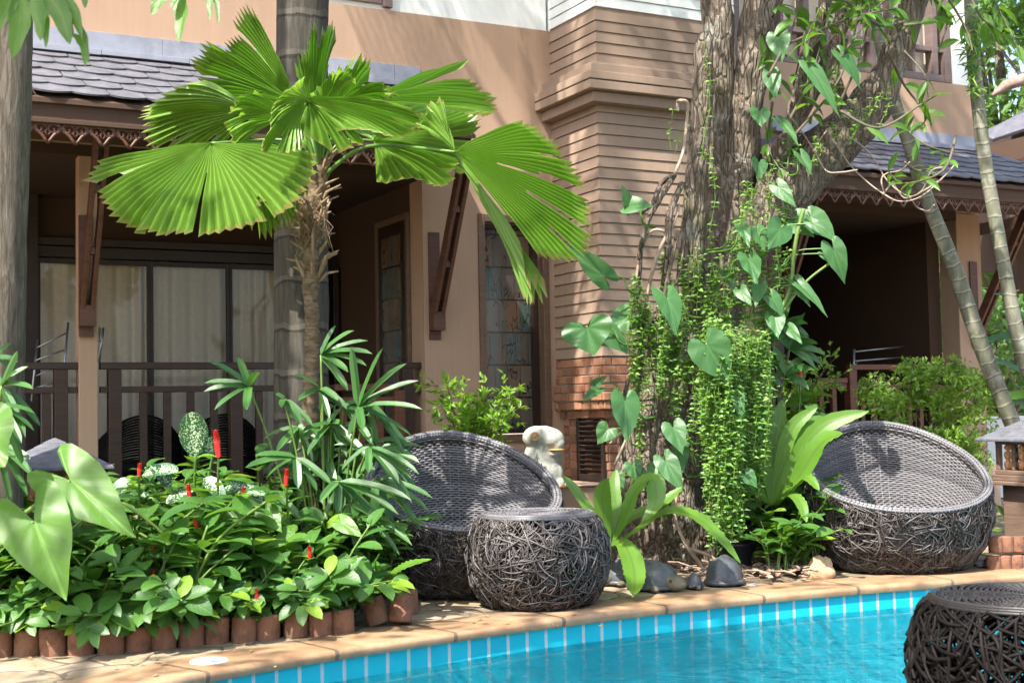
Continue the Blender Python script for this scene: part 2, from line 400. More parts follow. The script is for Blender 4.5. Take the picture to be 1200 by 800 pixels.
m=MB(); m.box(-3.3,UO,-.12,2.02,0,FL); m.box(7.45,10.3,-.12,2.42,0,FL); vp('veranda_floor',m,M['ledge'] if 'ledge' in M else M['stone_ledge'],bevel=.01)
m=MB(); m.box(1.617,1.745,.02,.15,FL,2.975); vp('column',m,M['stucco'],bevel=.006)
m=MB(); m.box(9.965,10.20,.01,.25,FL-.4,2.925); m.box(10.205,10.31,.03,.25,FL-.4,2.92); vp('column',m,M['stucco'],bevel=.008)
a,_=bl(25,300,1.75); b,_=bl(45,300,1.75)
m=MB(); m.box(a,b,1.75,1.91,FL,2.9); vp('pillar',m,M['frame'],bevel=.005)
# --- front stained glass window
m=MB()
u0,u1,z0,z1=4.75,5.30,.86,2.60; fw=.05
for (a,b,c,d) in ((u0-.045,u0+.012,z0-.05,z1+.05),(u1-.012,u1+.045,z0-.05,z1+.05)): m.box(a,b,-.02,.10,c,d)
m.box(u0+.0125,u1-.0125,-.018,.10,z1-.012,z1+.048); m.box(u0+.0125,u1-.0125,-.018,.10,z0-.05,z0+.012)
fr=vp('window',m,M['frame2'],bevel=.004)
m=MB(); 
for (a,b,c,d) in ((u0+.015,u0+.04,z0+.02,z1-.02),(u1-.06,u1-.015,z0+.02,z1-.02)): m.box(a,b,.07,.16,c,d)
m.box(u0+.04,u1-.06,.072,.16,z1-.05,z1-.02); m.box(u0+.04,u1-.06,.072,.16,z0+.02,z0+.05); vp('sash',m,M['frame'],parent=fr)
m=MB(); a,b,c,d=u0+.035,u1-.055,z0+.045,z1-.045
m.add([(a,.13,c),(b,.13,c),(b,.13,d),(a,.13,d)],[(0,1,2,3)],[(0,0),(b-a,0),(b-a,d-c),(0,d-c)]); vp('stained_glass',m,M['stained'],parent=fr,label='bamboo-patterned stained glass pane')
# side window on the veranda side wall (faces the veranda)
m=MB(); y0,y1,z0,z1=.30,.90,.95,2.62; X=UO
m.box(X-.03,X-.002,y0-.05,y0,z0,z1+.05); m.box(X-.03,X-.002,y1,y1+.05,z0,z1+.05); m.box(X-.032,X-.002,y0,y1,z1,z1+.05); m.box(X-.032,X-.002,y0,y1,z0-.05,z0)
fr=vp('window',m,M['frame2'],bevel=.003)
m=MB(); m.box(X-.018,X-.003,y0,y0+.12,z0,z1); m.box(X-.018,X-.003,y1-.05,y1,z0,z1); m.box(X-.0175,X-.003,y0+.12,y1-.05,z1-.09,z1); vp('sash',m,M['frame'],parent=fr)
m=MB(); m.add([(X-.008,y1-.05,z0),(X-.008,y0+.12,z0),(X-.008,y0+.12,z1-.09),(X-.008,y1-.05,z1-.09)],[(0,1,2,3)],[(0,0),(.43,0),(.43,1.6),(0,1.6)]); vp('stained_glass',m,M['stained'],parent=fr)
# --- sliding door on back wall
m=MB(); D0,D1,DZ=1.60,4.02,2.40; yb=1.90
m.box(D0,D1,yb-.06,yb+.01,DZ,DZ+.09); m.box(D0,D1,yb-.09,yb+.005,DZ+.095,DZ+.16); m.box(D0-.05,D0,yb-.06,yb+.01,FL,DZ); m.box(D1,D1+.05,yb-.06,yb+.01,FL,DZ)
dr=vp('sliding_door',m,M['frame'],bevel=.004)
ms=[bl(176,400,yb-.05)[0],bl(270,400,yb-.05)[0],bl(395,400,yb-.05)[0]]
for i,(a,b) in enumerate(zip([D0]+ms,ms+[D1])):
    m=MB(); wd=.022 if i!=1 else .03
    m.box(a+.001,a+wd,yb-.05,yb-.015,FL+.03,DZ-.01); m.box(b-wd,b-.001,yb-.05,yb-.015,FL+.03,DZ-.01); m.box(a+wd,b-wd,yb-.049,yb-.016,FL+.03,FL+.1); m.box(a+wd,b-wd,yb-.049,yb-.016,DZ-.05,DZ-.01)
    p=vp('door_leaf',m,M['frame'],parent=dr,bevel=.002)
for i,(a,b) in enumerate(zip([D0]+ms,ms+[D1])):
    m=MB(); m.add([(a+.02,yb-.03,FL+.08),(b-.02,yb-.03,FL+.08),(b-.02,yb-.03,DZ-.03),(a+.02,yb-.03,DZ-.03)],[(0,1,2,3)])
    vp('pane',m,M['pane'],parent=dr)
m=MB(); n=420; vs=[];fs=[]
for i in range(n+1):
    u=D0+.02+(D1-D0-.04)*i/n; y=yb+.055+.034*sin(u*46+2*noise.noise(Vector((u*2,0,0)))*3)*(.6+.4*noise.noise(Vector((u*5,3,0))))
    vs += [(u,y-.004,FL+.02),(u,y,DZ)]
for i in range(n): fs.append((2*i,2*i+2,2*i+3,2*i+1))
m.add(vs,fs); vp('curtain',m,M['curtain'],smooth=True,parent=dr)
# --- bay
BH=.0868
def boards(m, z0, z1, out=0):
    k=0; z=z0
    while z<z1-.01:
        zt=min(z+BH-.007,z1); t=.012
        # left face (x=UJ-out) and front face
        m.add([(UJ-out-t,0,z),(UJ-out-t,PB-out-t,z),(UB,PB-out-t,z),(UJ-out-.004,0,zt),(UJ-out-.004,PB-out-.004,zt),(UB,PB-out-.004,zt),
               (UJ-out+.01,0,z),(UJ-out+.01,PB-out+.01,z),(UB,PB-out+.01,z),(UJ-out+.01,0,zt),(UJ-out+.01,PB-out+.01,zt),(UB,PB-out+.01,zt)],
              [(0,1,4,3)[::-1],(1,2,5,4)[::-1][::1],(0,6,7,1),(1,7,8,2),(3,4,10,9),(4,5,11,10)])
        z+=BH
m=MB(); m.box(UJ+.004,UB-.002,PB+.004,-.001,1.47,4.22); m2=MB(); vp('bay',m,M['siding'])
bay=villa.children[-1] if villa.children else None
m=MB(); boards(m,1.475,3.44); vp('siding',m,M['siding'])
m=MB(); boards(m,3.765,4.205); vp('siding',m,M['siding'])
m=MB(); boards(m,4.222,6.6); m.box(UJ+.012,UB-.001,PB+.012,.2,4.2225,6.6); vp('siding',m,M['stucco_white'],label='white painted siding of the upper storey')
m=MB()
def ring(o,z0,z1): m.box(UJ-o,UB+o,PB-o,-.002,z0,z1)
ring(.10,3.44,3.52); ring(.16,3.524,3.594); ring(.165,3.60,3.665); ring(.13,3.67,3.735); ring(.06,3.7355,3.765)
vp('cornice',m,M['siding'],bevel=.006)
# bricks
m=MB(); q=MB(); RB=random.Random(3)
def course(u0,y0,z,zh,ucut=None):
    # left face strip at u0 from y=0 to y0, front face strip at y0 from u0 to UB
    off=RB.random()*.12
    y=-.001-off*0
    y=-.002
    first=True
    while y>y0+.004:
        L=.125 if not first else .06+off*.5; first=False
        ye=max(y-L,y0-.001)
        j=RB.uniform(-.006,.008)
        if y-ye>.015: m.box(u0-.004-j,u0+.06,ye+.009,y,z+.005,z+zh-.005)
        y=ye
    u=u0-.002; first=True
    while u<UB:
        L=.14 if not first else .06+off*.6; first=False
        ue=min(u+L,UB); j=RB.uniform(-.006,.006)
        if ue-u>.015: m.box(u+.009 if not first else u,ue,y0-.004-j,y0+.06,z+.005,z+zh-.005)
        u=ue
zs=1.466; hh=.068
steps=[0,.0,.012,.02,.03,.015,-.03]
for i,s in enumerate(steps):
    z=zs-(i+1)*hh; course(UJ-.005-s,PB-.005-s,z,hh); q.box(UJ+.006-s,UB+s,PB+.006-s,-.003,z,z+hh-.0005)
z=zs-len(steps)*hh
LV0,LV1=PB+.10,PB+.52  # louver opening on left face (y range)
while z>0:
    z-=hh; course(UJ+.06,PB+.05,z,hh)
q.box(UJ+.07,UB-.01,PB+.06,-.004,0,zs-len(steps)*hh)
vp('brick_plinth',m,M['brick'],bevel=.004); vp('mortar',q,M['mortar'])
y0,_=bside(678,500,UJ+.05); y1,_=bside(709,500,UJ+.05); _,zt=bside(690,473,UJ+.04); _,zb=bside(690,563,UJ+.04)
m=MB(); X=UJ+.035; y1=max(y1,PB+.06)
m.box(X-.01,X+.02,y0-.04,y0,zb,zt); m.box(X-.01,X+.02,y1,y1+.035,zb,zt); m.box(X-.008,X+.02,y1+.035,y0-.04,zt-.045,zt); m.box(X-.008,X+.02,y1+.035,y0-.04,zb,zb+.05)
nl=13
for i in range(nl):
    z=zb+.06+(zt-.055-zb-.06)*(i+.5)/nl; m.bar((X+.005,y1+.035,z),(X+.005,y0-.04,z),.032,.009,up=(1,0,1))
lv=vp('louver_door',m,M['louver'],bevel=.002)
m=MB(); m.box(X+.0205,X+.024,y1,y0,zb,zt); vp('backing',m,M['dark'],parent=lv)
m=MB(); ul,_=bl(560,578,-.8); m.box(4.62,5.33,-.90,-.002,0,.485); m.box(4.60,5.35,-.92,-.002,.4855,.50); vp('ledge',m,M['stone_ledge'],bevel=.01)
# --- roofs
EY=-1.0; EZ=3.07; RZ=3.60
def roof(u0,u1,ez,rz,hipL=0,hipR=0):
    m=MB(); rows=6; tw=.235; RR=random.Random(int(u0*10)+5)
    du=Vector((0,EY,ez-rz)).normalized()   # down slope
    Ls=math.hypot(EY,ez-rz); nrm=Vector((0,-(rz-ez),-EY)).normalized()
    if nrm.z<0: nrm=-nrm
    stp=Ls/rows
    for r in range(rows+1):
        t0=r*stp; 
        f=t0/Ls
        a=u0-hipL*f; b=u1+hipR*f; off=(r%2)*tw/2
        k=int((a-.5)/tw)-1
        while k*tw+off<b:
            c=k*tw+off+tw/2; k+=1
            if c-tw/2<a-.01 or c+tw/2>b+.01: 
                if c<a or c>b: continue
            jz=RR.uniform(0,.004); jw=RR.uniform(-.004,.004); jt=RR.uniform(-.006,.006)
            w=tw/2-.003; L=stp*1.35
            # outline: top straight, bottom shallow arc
            pts=[(-w,-.35*stp),(w,-.35*stp)]
            nb=7
            bot=[(w*cos(PI*i/(nb-1)) if False else w-2*w*i/(nb-1), stp*(1-.24)+stp*.24*sin(PI*i/(nb-1))**.8+jt) for i in range(nb)]
            out=pts+bot; top=[];low=[]
            for (x,s) in out:
                lift=.006+.012*(s/stp)+jz
                P=Vector((c+x+jw,0,rz))+du*(t0-stp+s+.0); 
                top.append(P+nrm*(lift+.011)); low.append(P+nrm*(lift-.001))
            n=len(out); vs=top+low
            fs=[tuple(range(n))]; 
            for i in range(n): j=(i+1)%n; fs.append((i,i+n,j+n,j))
            m.add(vs,fs,[(v.x,v.y) for v in vs])
    o=vp('roof',m,M['tile'])
    base=MB(); p=[(u0,0,rz-.01),(u1,0,rz-.01),(u1+hipR,EY+.01,ez-.012),(u0-hipL,EY+.01,ez-.012)]
    vs=p+[(x,y,z-.03) for x,y,z in p]; base.add(vs,[(0,1,2,3),(7,6,5,4),(0,4,5,1),(1,5,6,2),(2,6,7,3),(3,7,4,0)]); vp('decking',base,M['fascia'],parent=o)
    return o
r1=roof(-3.2,4.22,EZ,RZ); r2=roof(7.95,10.25,3.03,3.545,hipL=.62,hipR=1.0)
m=MB(); 
def flash(u0,u1,zb,zt):
    u=u0
    while u<u1:
        e=min(u+.9,u1); j=.003*((int(u*7))%2); m.box(u,e-.002,-.016-j,-.001,zb,zt); u=e
    u=u0
    while u<u1:
        e=min(u+.62,u1); m.box(u,e-.003,-.075,-.017,zb-.015-.004*(int(u*5)%2),zb+.022); u=e
flash(-3.2,4.22,3.625,3.785); vp('flashing',m,M['flash'],bevel=.002)
m=MB(); flash(7.7,10.25,3.565,3.70); vp('flashing',m,M['flash'],bevel=.002)
m=MB(); m.box(-3.2,4.20,EY+.04,EY+.075,2.905,EZ-.015); m.box(-3.2,4.195,EY+.075,.0,2.99,3.0); m.box(4.17,4.2005,EY+.0755,-.001,2.905,3.2)
m.box(-3.2,4.205,EY+.03,EY+.0395,2.905,2.935); vp('fascia',m,M['fascia'],bevel=.004)
m=MB(); m.box(7.34,11.25,EY+.04,EY+.075,2.87,3.005); m.box(7.34,11.25,EY+.03,EY+.0395,2.87,2.90); m.box(7.36,11.2,EY+.076,.0,2.945,2.955)
m.bar((7.335,EY+.055,2.937),(6.85,EY-.33,2.937),.035,.135); m.box(11.2,11.235,EY+.076,2,2.87,3.0); vp('fascia',m,M['fascia'],bevel=.004)
m=MB(); m.add([(7.33,EY+.05,3.01),(6.85,EY-.33,3.01),(6.95,-.1,3.35),(7.95,-.02,3.54)],[(0,1,2,3),(3,2,1,0)]); vp('roof',m,M['tile'])
# fretwork trim below the fascia
def motif(m,o,ux,s=1.0):
    """one carved motif: two scrolls, a diamond and a drop; o origin, ux direction along the eave"""
    def P(x,z): return Vector(o)+Vector(ux)*x*s+Vector((0,0,z*s))
    nrm=Vector(ux).cross(Vector((0,0,1)))
    def strip(pts,w): m.tube([P(x,z) for x,z in pts],w*s,5,flat=.9)
    for sg in (-1,1):
        sp=[]
        for i in range(13):
            a=i/12; ang=PI*.5+a*PI*1.65; r=.030*(1-a*.55)
            sp.append((sg*(-.052+r*cos(ang))*1.0, -.034+r*sin(ang)))
        strip(sp,.0115)
        strip([(sg*.078,-.004),(sg*.062,-.05),(sg*.036,-.072),(sg*.018,-.098),(0,-.122)],.012)
        strip([(0,-.03),(sg*.017,-.052),(0,-.076)],.009)
        strip([(sg*.017,-.052),(sg*.04,-.06)],.007)
        strip([(0,-.03),(sg*.018,-.012),(sg*.02,0)],.007)
def trim(u0,u1,z,pitch=.168,y=EY+.056):
    m=MB(); n=int(round((u1-u0)/pitch)); pitch=(u1-u0)/n
    for i in range(n): motif(m,(u0+pitch*(i+.5),y,z),(1,0,0),pitch/.168)
    m.box(u0,u1,y-.007,y+.007,z-.012,z+.002)
    return m
vp('fretwork',trim(-3.15,4.19,2.905),M['bracket'],smooth=True)
m=trim(7.36,11.2,2.87,.152)
dx=Vector((6.85-7.335,EY-.33-EY-.055,0)); dn=dx.normalized()
for i in range(3): motif(m,Vector((7.335,EY+.055,2.87))+dn*(.08+.152*i),dn,.9)
vp('fretwork',m,M['bracket'],smooth=True)
# brackets
def bracket(u,zb,zt,yt,plate=True):
    m=MB()
    a=Vector((u,-.05,zb)); b=Vector((u,yt,zt)); d=(b-a).normalized(); s=Vector((1,0,0))
    nn=d.cross(s)
    for sg in(-1,1):
        m.bar(a+s*sg*.033+Vector((0,-.0,0)),b+s*sg*.033,.030,.085,up=nn)
    for f in (.33,.68):
        p=a.lerp(b,f); m.bar(p-s*.0175,p+s*.0175,.06,.05,up=(0,0,1))
    m.box(u-.05,u+.05,-.012,-.001,zb-.20,zb+.65)
    o=vp('bracket',m,M['bracket'],bevel=.003)
    m=MB(); m.box(u-.052,u+.052,-.095,-.0125,zb-.13,zb+.015); vp('foot_block',m,M['bracket'],parent=o,bevel=.004,label='rusty brown foot block of the strut')
bracket(4.315,1.83,2.96,-.62); bracket(1.66,1.83,2.96,-.62); bracket(10.16,1.80,2.93,-.75); bracket(7.66,1.80,2.93,-.62)
# --- railings
def railing(name,u0,u1,zt,y,mat,posts,bal,zmid=.17,zlow=FL+.08,top=True,sp=.165,bw=.052,lab=None):
    m=MB()
    m.box(u0,u1,y-.035,y+.035,zt-.05,zt)
    o=vp(name,m,mat,bevel=.006,label=lab)
    m=MB(); m.box(u0,u1,y-.022,y+.022,zt-zmid-.045,zt-zmid); vp('mid_rail',m,mat,parent=o,bevel=.004)
    m=MB(); m.box(u0,u1,y-.022,y+.022,zlow,zlow+.05); vp('bottom_rail',m,mat,parent=o,bevel=.004)
    for p in posts:
        m=MB(); m.box(p-.045,p+.045,y-.0415,y+.0415,FL,zt-.0505); vp('post',m,mat,parent=o,bevel=.004)
    u=bal
    while u<u1-.04:
        if all(abs(u-p)>.08 for p in posts) and u>u0+.03:
            m=MB(); m.box(u-bw/2,u+bw/2,y-.0195,y+.0195,zlow+.0505,zt-zmid-.0455); vp('baluster',m,mat,parent=o,bevel=.003)
        u+=sp
ub=lambda px,y=.08: bl(px,500,y)[0]
railing('railing',ub(117),ub(388),1.457,.08,M['rail'],[ub(134),ub(276)],ub(168),sp=ub(195)-ub(167))
railing('railing',ub(-60),ub(91),1.457,.08,M['rail'],[ub(71)],ub(25),sp=.165)
railing('gate',ub(391),ub(467),1.29,.08,M['railred'],[ub(467)],ub(402),zmid=.10,sp=.15)
railing('railing',ub(469),ub(497),1.457,.10,M['rail'],[ub(477,.1)],9,zmid=.2)
railing('railing',ub(955),ub(990),1.31,.05,M['railred'],[],ub(960),sp=ub(980)-ub(965),zmid=.0505,bw=.05)
railing('railing',ub(994),ub(1118),1.435,.05,M['railred'],[ub(996)],ub(1008),sp=ub(1023)-ub(1009),zmid=.19,bw=.045)
m=MB(); a=ub(922); m.box(a-.12,a-.02,.06,.2,FL,2.86); vp('pillar',m,M['frame'])
# --- upper windows
m=MB(); ux0,_=bl(905,60,.1); ux1=10.02
zb=4.235
m.box(7.3,ux1,.05,.16,zb,zb+.07); m.box(7.3,ux1,.06,.15,zb+.30,zb+.35); m.box(7.3,ux1,.05,.16,6.0,6.1)
u=7.35; k=0
while u<ux1:
    w_=.07 if k%3==0 else .035; m.box(u,u+w_,.05,.155,zb+.0705,5.99); u+=.27; k+=1
m.box(9.93,10.015,.04,.17,zb,6.1); o=vp('window',m,M['upframe'],bevel=.004)
m=MB(); m.box(7.3,10.0,.20,.22,zb,6.0); vp('curtain',m,M['curtain'],parent=o)
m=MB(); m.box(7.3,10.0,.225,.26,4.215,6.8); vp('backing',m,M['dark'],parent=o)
m=MB(); a,_=bl(455,3,.0); m.box(a-.045,a+.03,-.02,.02,4.235,6.4); m.box(a-.8,a-.05,.0,.025,4.26,6.4); o=vp('window',m,M['upframe'],bevel=.004)
m=MB(); m.box(a-.75,a-.10,-.003,-.001,4.30,6.3); vp('pane',m,M['pane'],parent=o)

# ================================================================== distant pavilion on the right
pc=at(1225,180,17.0)
pav=thing('pavilion','distant brown pavilion with sunlit pale tiles behind the right palms','pavilion',(pc.x,pc.y,0))
m=MB()
def W(px,py,Y): return at(px,py,Y)
# layered tiled roof slopes falling to the left
for k,(x0,y0,x1,y1,Y) in enumerate(((1150,160,1300,120,16.5),)):
    for i in range(8):
        f=i/8; a=W(x0+45-45*f,y0-18+18*f+3,Y+2.5-2.5*f) ; b=W(x1,y1-60+60*f,Y+2.5-2.5*f)
        m.bar(a,b,.34,.05,up=(0,-.5,1))
rf=m.build('roof',M['tile'],pav,bevel=.01)
m=MB(); a=W(1155,172,16.4); b=W(1300,135,16.4); m.bar(a+Vector((0,.1,-.12)),b+Vector((0,.1,-.12)),.06,.26); m.bar(a+Vector((.3,1.6,-.5)),b+Vector((.3,1.6,-.5)),2.6,.7)
m.build('eave',M['fascia'],pav)
m=MB(); m.tube([W(1163,112,18),W(1178,101,18),W(1200,93,18),W(1260,80,18)],[.03,.07,.08,.09],12,nz=.35,nf=6); m.build('ridge',m_noise('weathered_ridge',(.20,.12,.08),(.42,.33,.27),9,.9,.9,.03),pav,smooth=True)
m=MB(); a=W(1185,140,18.4); m.box(a.x,a.x+4,a.y,a.y+3,0,a.z); m.build('wall',M['fascia'],pav)

# ================================================================== ground, pool
FE=[(215,789),(300,773),(420,756),(475,749),(550,737),(600,729),(710,716),(790,707),(900,695.5),(965,689.5),(1025,684.5),(1100,679),(1200,672.5)]
far=[gnd(x,y,0) for x,y in FE]
# extend smoothly beyond the frame
d0=(far[0]-far[2]).normalized(); ext0=[]; p=far[0].copy(); d=d0.copy()
for i in range(7):
    d=Matrix.Rotation(.20,3,'Z')@d; p=p+d*.28; ext0.insert(0,p.copy())
d=(far[-1]-far[-3]).normalized(); p=far[-1].copy(); ext1=[]
for i in range(10): d=Matrix.Rotation(-.03,3,'Z')@d; p=p+d*.6; ext1.append(p.copy())
far=ext0+far+ext1
def resample(pts,step):
    pts=[Vector(p) for p in pts]
    # catmull-rom then uniform
    out=[]
    for i in range(len(pts)-1):
        p0=pts[max(i-1,0)];p1=pts[i];p2=pts[i+1];p3=pts[min(i+2,len(pts)-1)]
        for k in range(12):
            t=k/12; out.append(.5*((2*p1)+(p2-p0)*t+(2*p0-5*p1+4*p2-p3)*t*t+(3*p1-p0-3*p2+p3)*t**3))
    out.append(pts[-1]); res=[out[0]]; acc=0
    for a,b in zip(out,out[1:]):
        L=(b-a).length
        while acc+L>=step:
            f=(step-acc)/L if L else 0; a=a.lerp(b,f); res.append(a.copy()); L=(b-a).length; acc=0
        acc+=L
    return res
for _ in range(3):
    s=far[:]
    for i in range(1,len(far)-1): s[i]=(far[i-1]+far[i]*2+far[i+1])/4
    far=s
far=resample(far,.118)
for p in far: p.z=0
def offs(poly,dist):
    o=[]
    for i,p in enumerate(poly):
        t=(poly[min(i+1,len(poly)-1)]-poly[max(i-1,0)]).normalized(); o.append(p+Vector((-t.y,t.x,0))*dist)
    return o
back=offs(far,.37)
start=far[0]; end=far[-1]
near=[Vector((end.x+.3,3.2,0)),Vector((3.6,4.35,0)),Vector((2.6,4.75,0)),Vector((.5,4.72,0)),Vector((start.x+.5,start.y-.25,0))]
import bmesh
def sheet_with_hole(name,outer,hole,z,mat,kind='structure'):
    bm=bmesh.new(); 
    def loop(pts):
        vs=[bm.verts.new((p[0],p[1],z)) for p in pts]
        return [bm.edges.new((vs[i],vs[(i+1)%len(vs)])) for i in range(len(vs))]
    es=loop(outer)+(loop(hole) if hole else [])
    bmesh.ops.triangle_fill(bm,use_beauty=True,use_dissolve=False,edges=es)
    for f in bm.faces:
        if f.normal.z<0: f.normal_flip()
    me=bpy.data.meshes.new(name); bm.to_mesh(me); bm.free(); me.materials.append(mat)
    o=bpy.data.objects.new(name,me); COL.objects.link(o)
    if kind: o['kind']=kind
    return o
pool=far+near
hole=offs(far,.02)+near
sheet_with_hole('ground',[(-90,-60),(90,-60),(90,160),(-90,160)],hole,-.012,M['ground'])
# coping: rounded stone band
m=MB(); prof=[(-.02,-.045),(-.028,-.02),(-.022,-.004),(-.008,.0),(.355,.0),(.37,-.008),(.37,-.03)]
n=len(far); 
for i,p in enumerate(far):
    t=(far[min(i+1,n-1)]-far[max(i-1,0)]).normalized(); nn=Vector((-t.y,t.x,0))
    for o_,z in prof: m.v.append(tuple(p+nn*o_+Vector((0,0,z))))
k=len(prof)
for i in range(n-1):
    for j in range(k-1):
        m.f.append([i*k+j,(i+1)*k+j,(i+1)*k+j+1,i*k+j+1]); m.mi.append(0)
        m.uv += [(i*.11/.62,j/k),((i+1)*.11/.62,j/k),((i+1)*.11/.62,(j+1)/k),(i*.11/.62,(j+1)/k)]
o=m.build('pool_coping',M['coping'],smooth=True); o['kind']='structure'
m=MB()
for i in range(n-1):
    a,b=far[i],far[i+1]
    m.add([(a.x,a.y,-.03),(b.x,b.y,-.03),(b.x,b.y,-1.0),(a.x,a.y,-1.0)],[(0,1,2,3)],[(i*1.0,-.02),(i+1.0,-.02),(i+1.0,-6.2),(i*1.0,-6.2)])
nr=[far[-1]]+near+[far[0]]
for a,b in zip(nr,nr[1:]): 
    L=(b-a).length/.118; m.add([(a.x,a.y,-.012),(b.x,b.y,-.012),(b.x,b.y,-1.0),(a.x,a.y,-1.0)],[(0,1,2,3)],[(0,-.02),(L,-.02),(L,-6.2),(0,-6.2)])
m.build('pool_wall',M['pooltile'])['kind']='structure'
fl=sheet_with_hole('pool_floor',[tuple(p) for p in pool],None,-1.0,m_noise('pool_floor_tile',(.016,.50,.61),(.04,.62,.72),1.3,.4,.1,.002))
sheet_with_hole('pool_water',[tuple(p) for p in pool],None,-.145,M['water'])
# paved strip between coping and beds
m=MB()
b2=offs(far,.36); b3=offs(far,1.15)
vs=[];fs=[]
for i in range(n): vs += [b2[i]+Vector((0,0,-.006)),b3[i]+Vector((0,0,-.006))]
for i in range(n-1): fs.append((2*i,2*i+2,2*i+3,2*i+1))
m.add(vs,fs); m.build('paving',M['paving'])['kind']='structure'
# overflow fitting in the coping
c=gnd(245,773.5,.002); c.z=0
lid=thing('skimmer_lid','round white plastic skimmer lid set in the stone pool edge','pool lid',tuple(c))
m=MB(); m.lathe(c,[(0,.006),(.045,.006),(.075,.006),(.082,.003),(.084,-.002)],28); m.build('lid',m_noise('white_plastic',(.62,.70,.74),(.74,.80,.82),30,.35,.1,.001),lid,smooth=True)
m=MB(); m.lathe(c,[(.05,.0075),(.056,.0095),(.062,.0075)],28); m.build('ring',m_noise('blue_grey_plastic',(.30,.42,.50),(.40,.50,.58),30,.4,.1,.001),lid,smooth=True)
# ================================================================== wicker furniture
def m_twig(name,c1,c2,c3):
    t=NT(name); isl=t.n('ShaderNodeNewGeometry').outputs['Random Per Island']
    col=t.ramp(isl,[(0,c1),(.5,c2),(1,c3)]); n=t.noise(60,3,.6); col=t.mix(t.math('MULTIPLY',n,.4),col,c1)
    return t.done(t.pbr(col,.55 if c3[0]<.03 else .42,t.bump(n,.3,.002),.12 if c3[0]<.03 else .4))
M['twig']=m_twig('grey_rattan',(.022,.015,.012),(.065,.052,.046),(.16,.148,.145))
M['twig_dark']=m_twig('dark_rattan',(.0025,.002,.002),(.006,.0045,.004),(.012,.0095,.0085))
M['weave']=m_twig('woven_cane',(.085,.08,.085),(.15,.142,.148),(.22,.212,.22))
M['weave_dark']=m_twig('woven_dark_cane',(.010,.008,.0075),(.018,.014,.013),(.03,.024,.022))
M['weave_black']=m_twig('woven_black_cane',(.006,.006,.006),(.012,.011,.011),(.02,.02,.02))
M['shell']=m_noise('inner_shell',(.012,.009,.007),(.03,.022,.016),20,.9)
def interp(tab,x):
    if x<=tab[0][0]: return tab[0][1]
    for (a,b),(c,d) in zip(tab,tab[1:]):
        if x<=c:
            f=(x-a)/(c-a); f=f*f*(3-2*f)*.5+f*.5; return b+(d-b)*f
    return tab[-1][1]
EGG=[(0,.41),(.06,.47),(.16,.545),(.32,.595),(.48,.592),(.65,.565),(.92,.50)]
def rimh(ph): return .395+.525*((1+cos(ph))/2)**1.15       # back of the chair at phi=0
def twigs(m,prof,ztop,count,rr,rng,tr=(.003,.0054),wob=.012):
    for i in range(count):
        ph=rng.uniform(0,2*PI); zt=ztop(ph); z=rng.uniform(.005,1)*zt; 
        d=rng.uniform(0,2*PI); L=rng.uniform(.16,.42); st=.035; k=rng.uniform(-7,7); pts=[]
        off=rng.uniform(-.010,.016); s=0; w1=rng.uniform(0,6)
        while s<L:
            zt=ztop(ph)
            if z>zt-.01: z=zt-.01; d=-abs(math.atan2(sin(d),cos(d))) if True else d
            if z<.004: z=.004; d=abs(math.atan2(sin(d),cos(d)))
            r=interp(prof,z)+off+wob*.6*sin(w1+s*30)
            pts.append((r*cos(ph),r*sin(ph),z)); z+=st*sin(d)*.95; ph+=st*cos(d)/max(r,.1); d+=k*st; s+=st
            k+=rng.uniform(-2.5,2.5)
        if len(pts)>2:
            ra=rng.uniform(*tr); m.tube(pts,ra,4,cap=False)
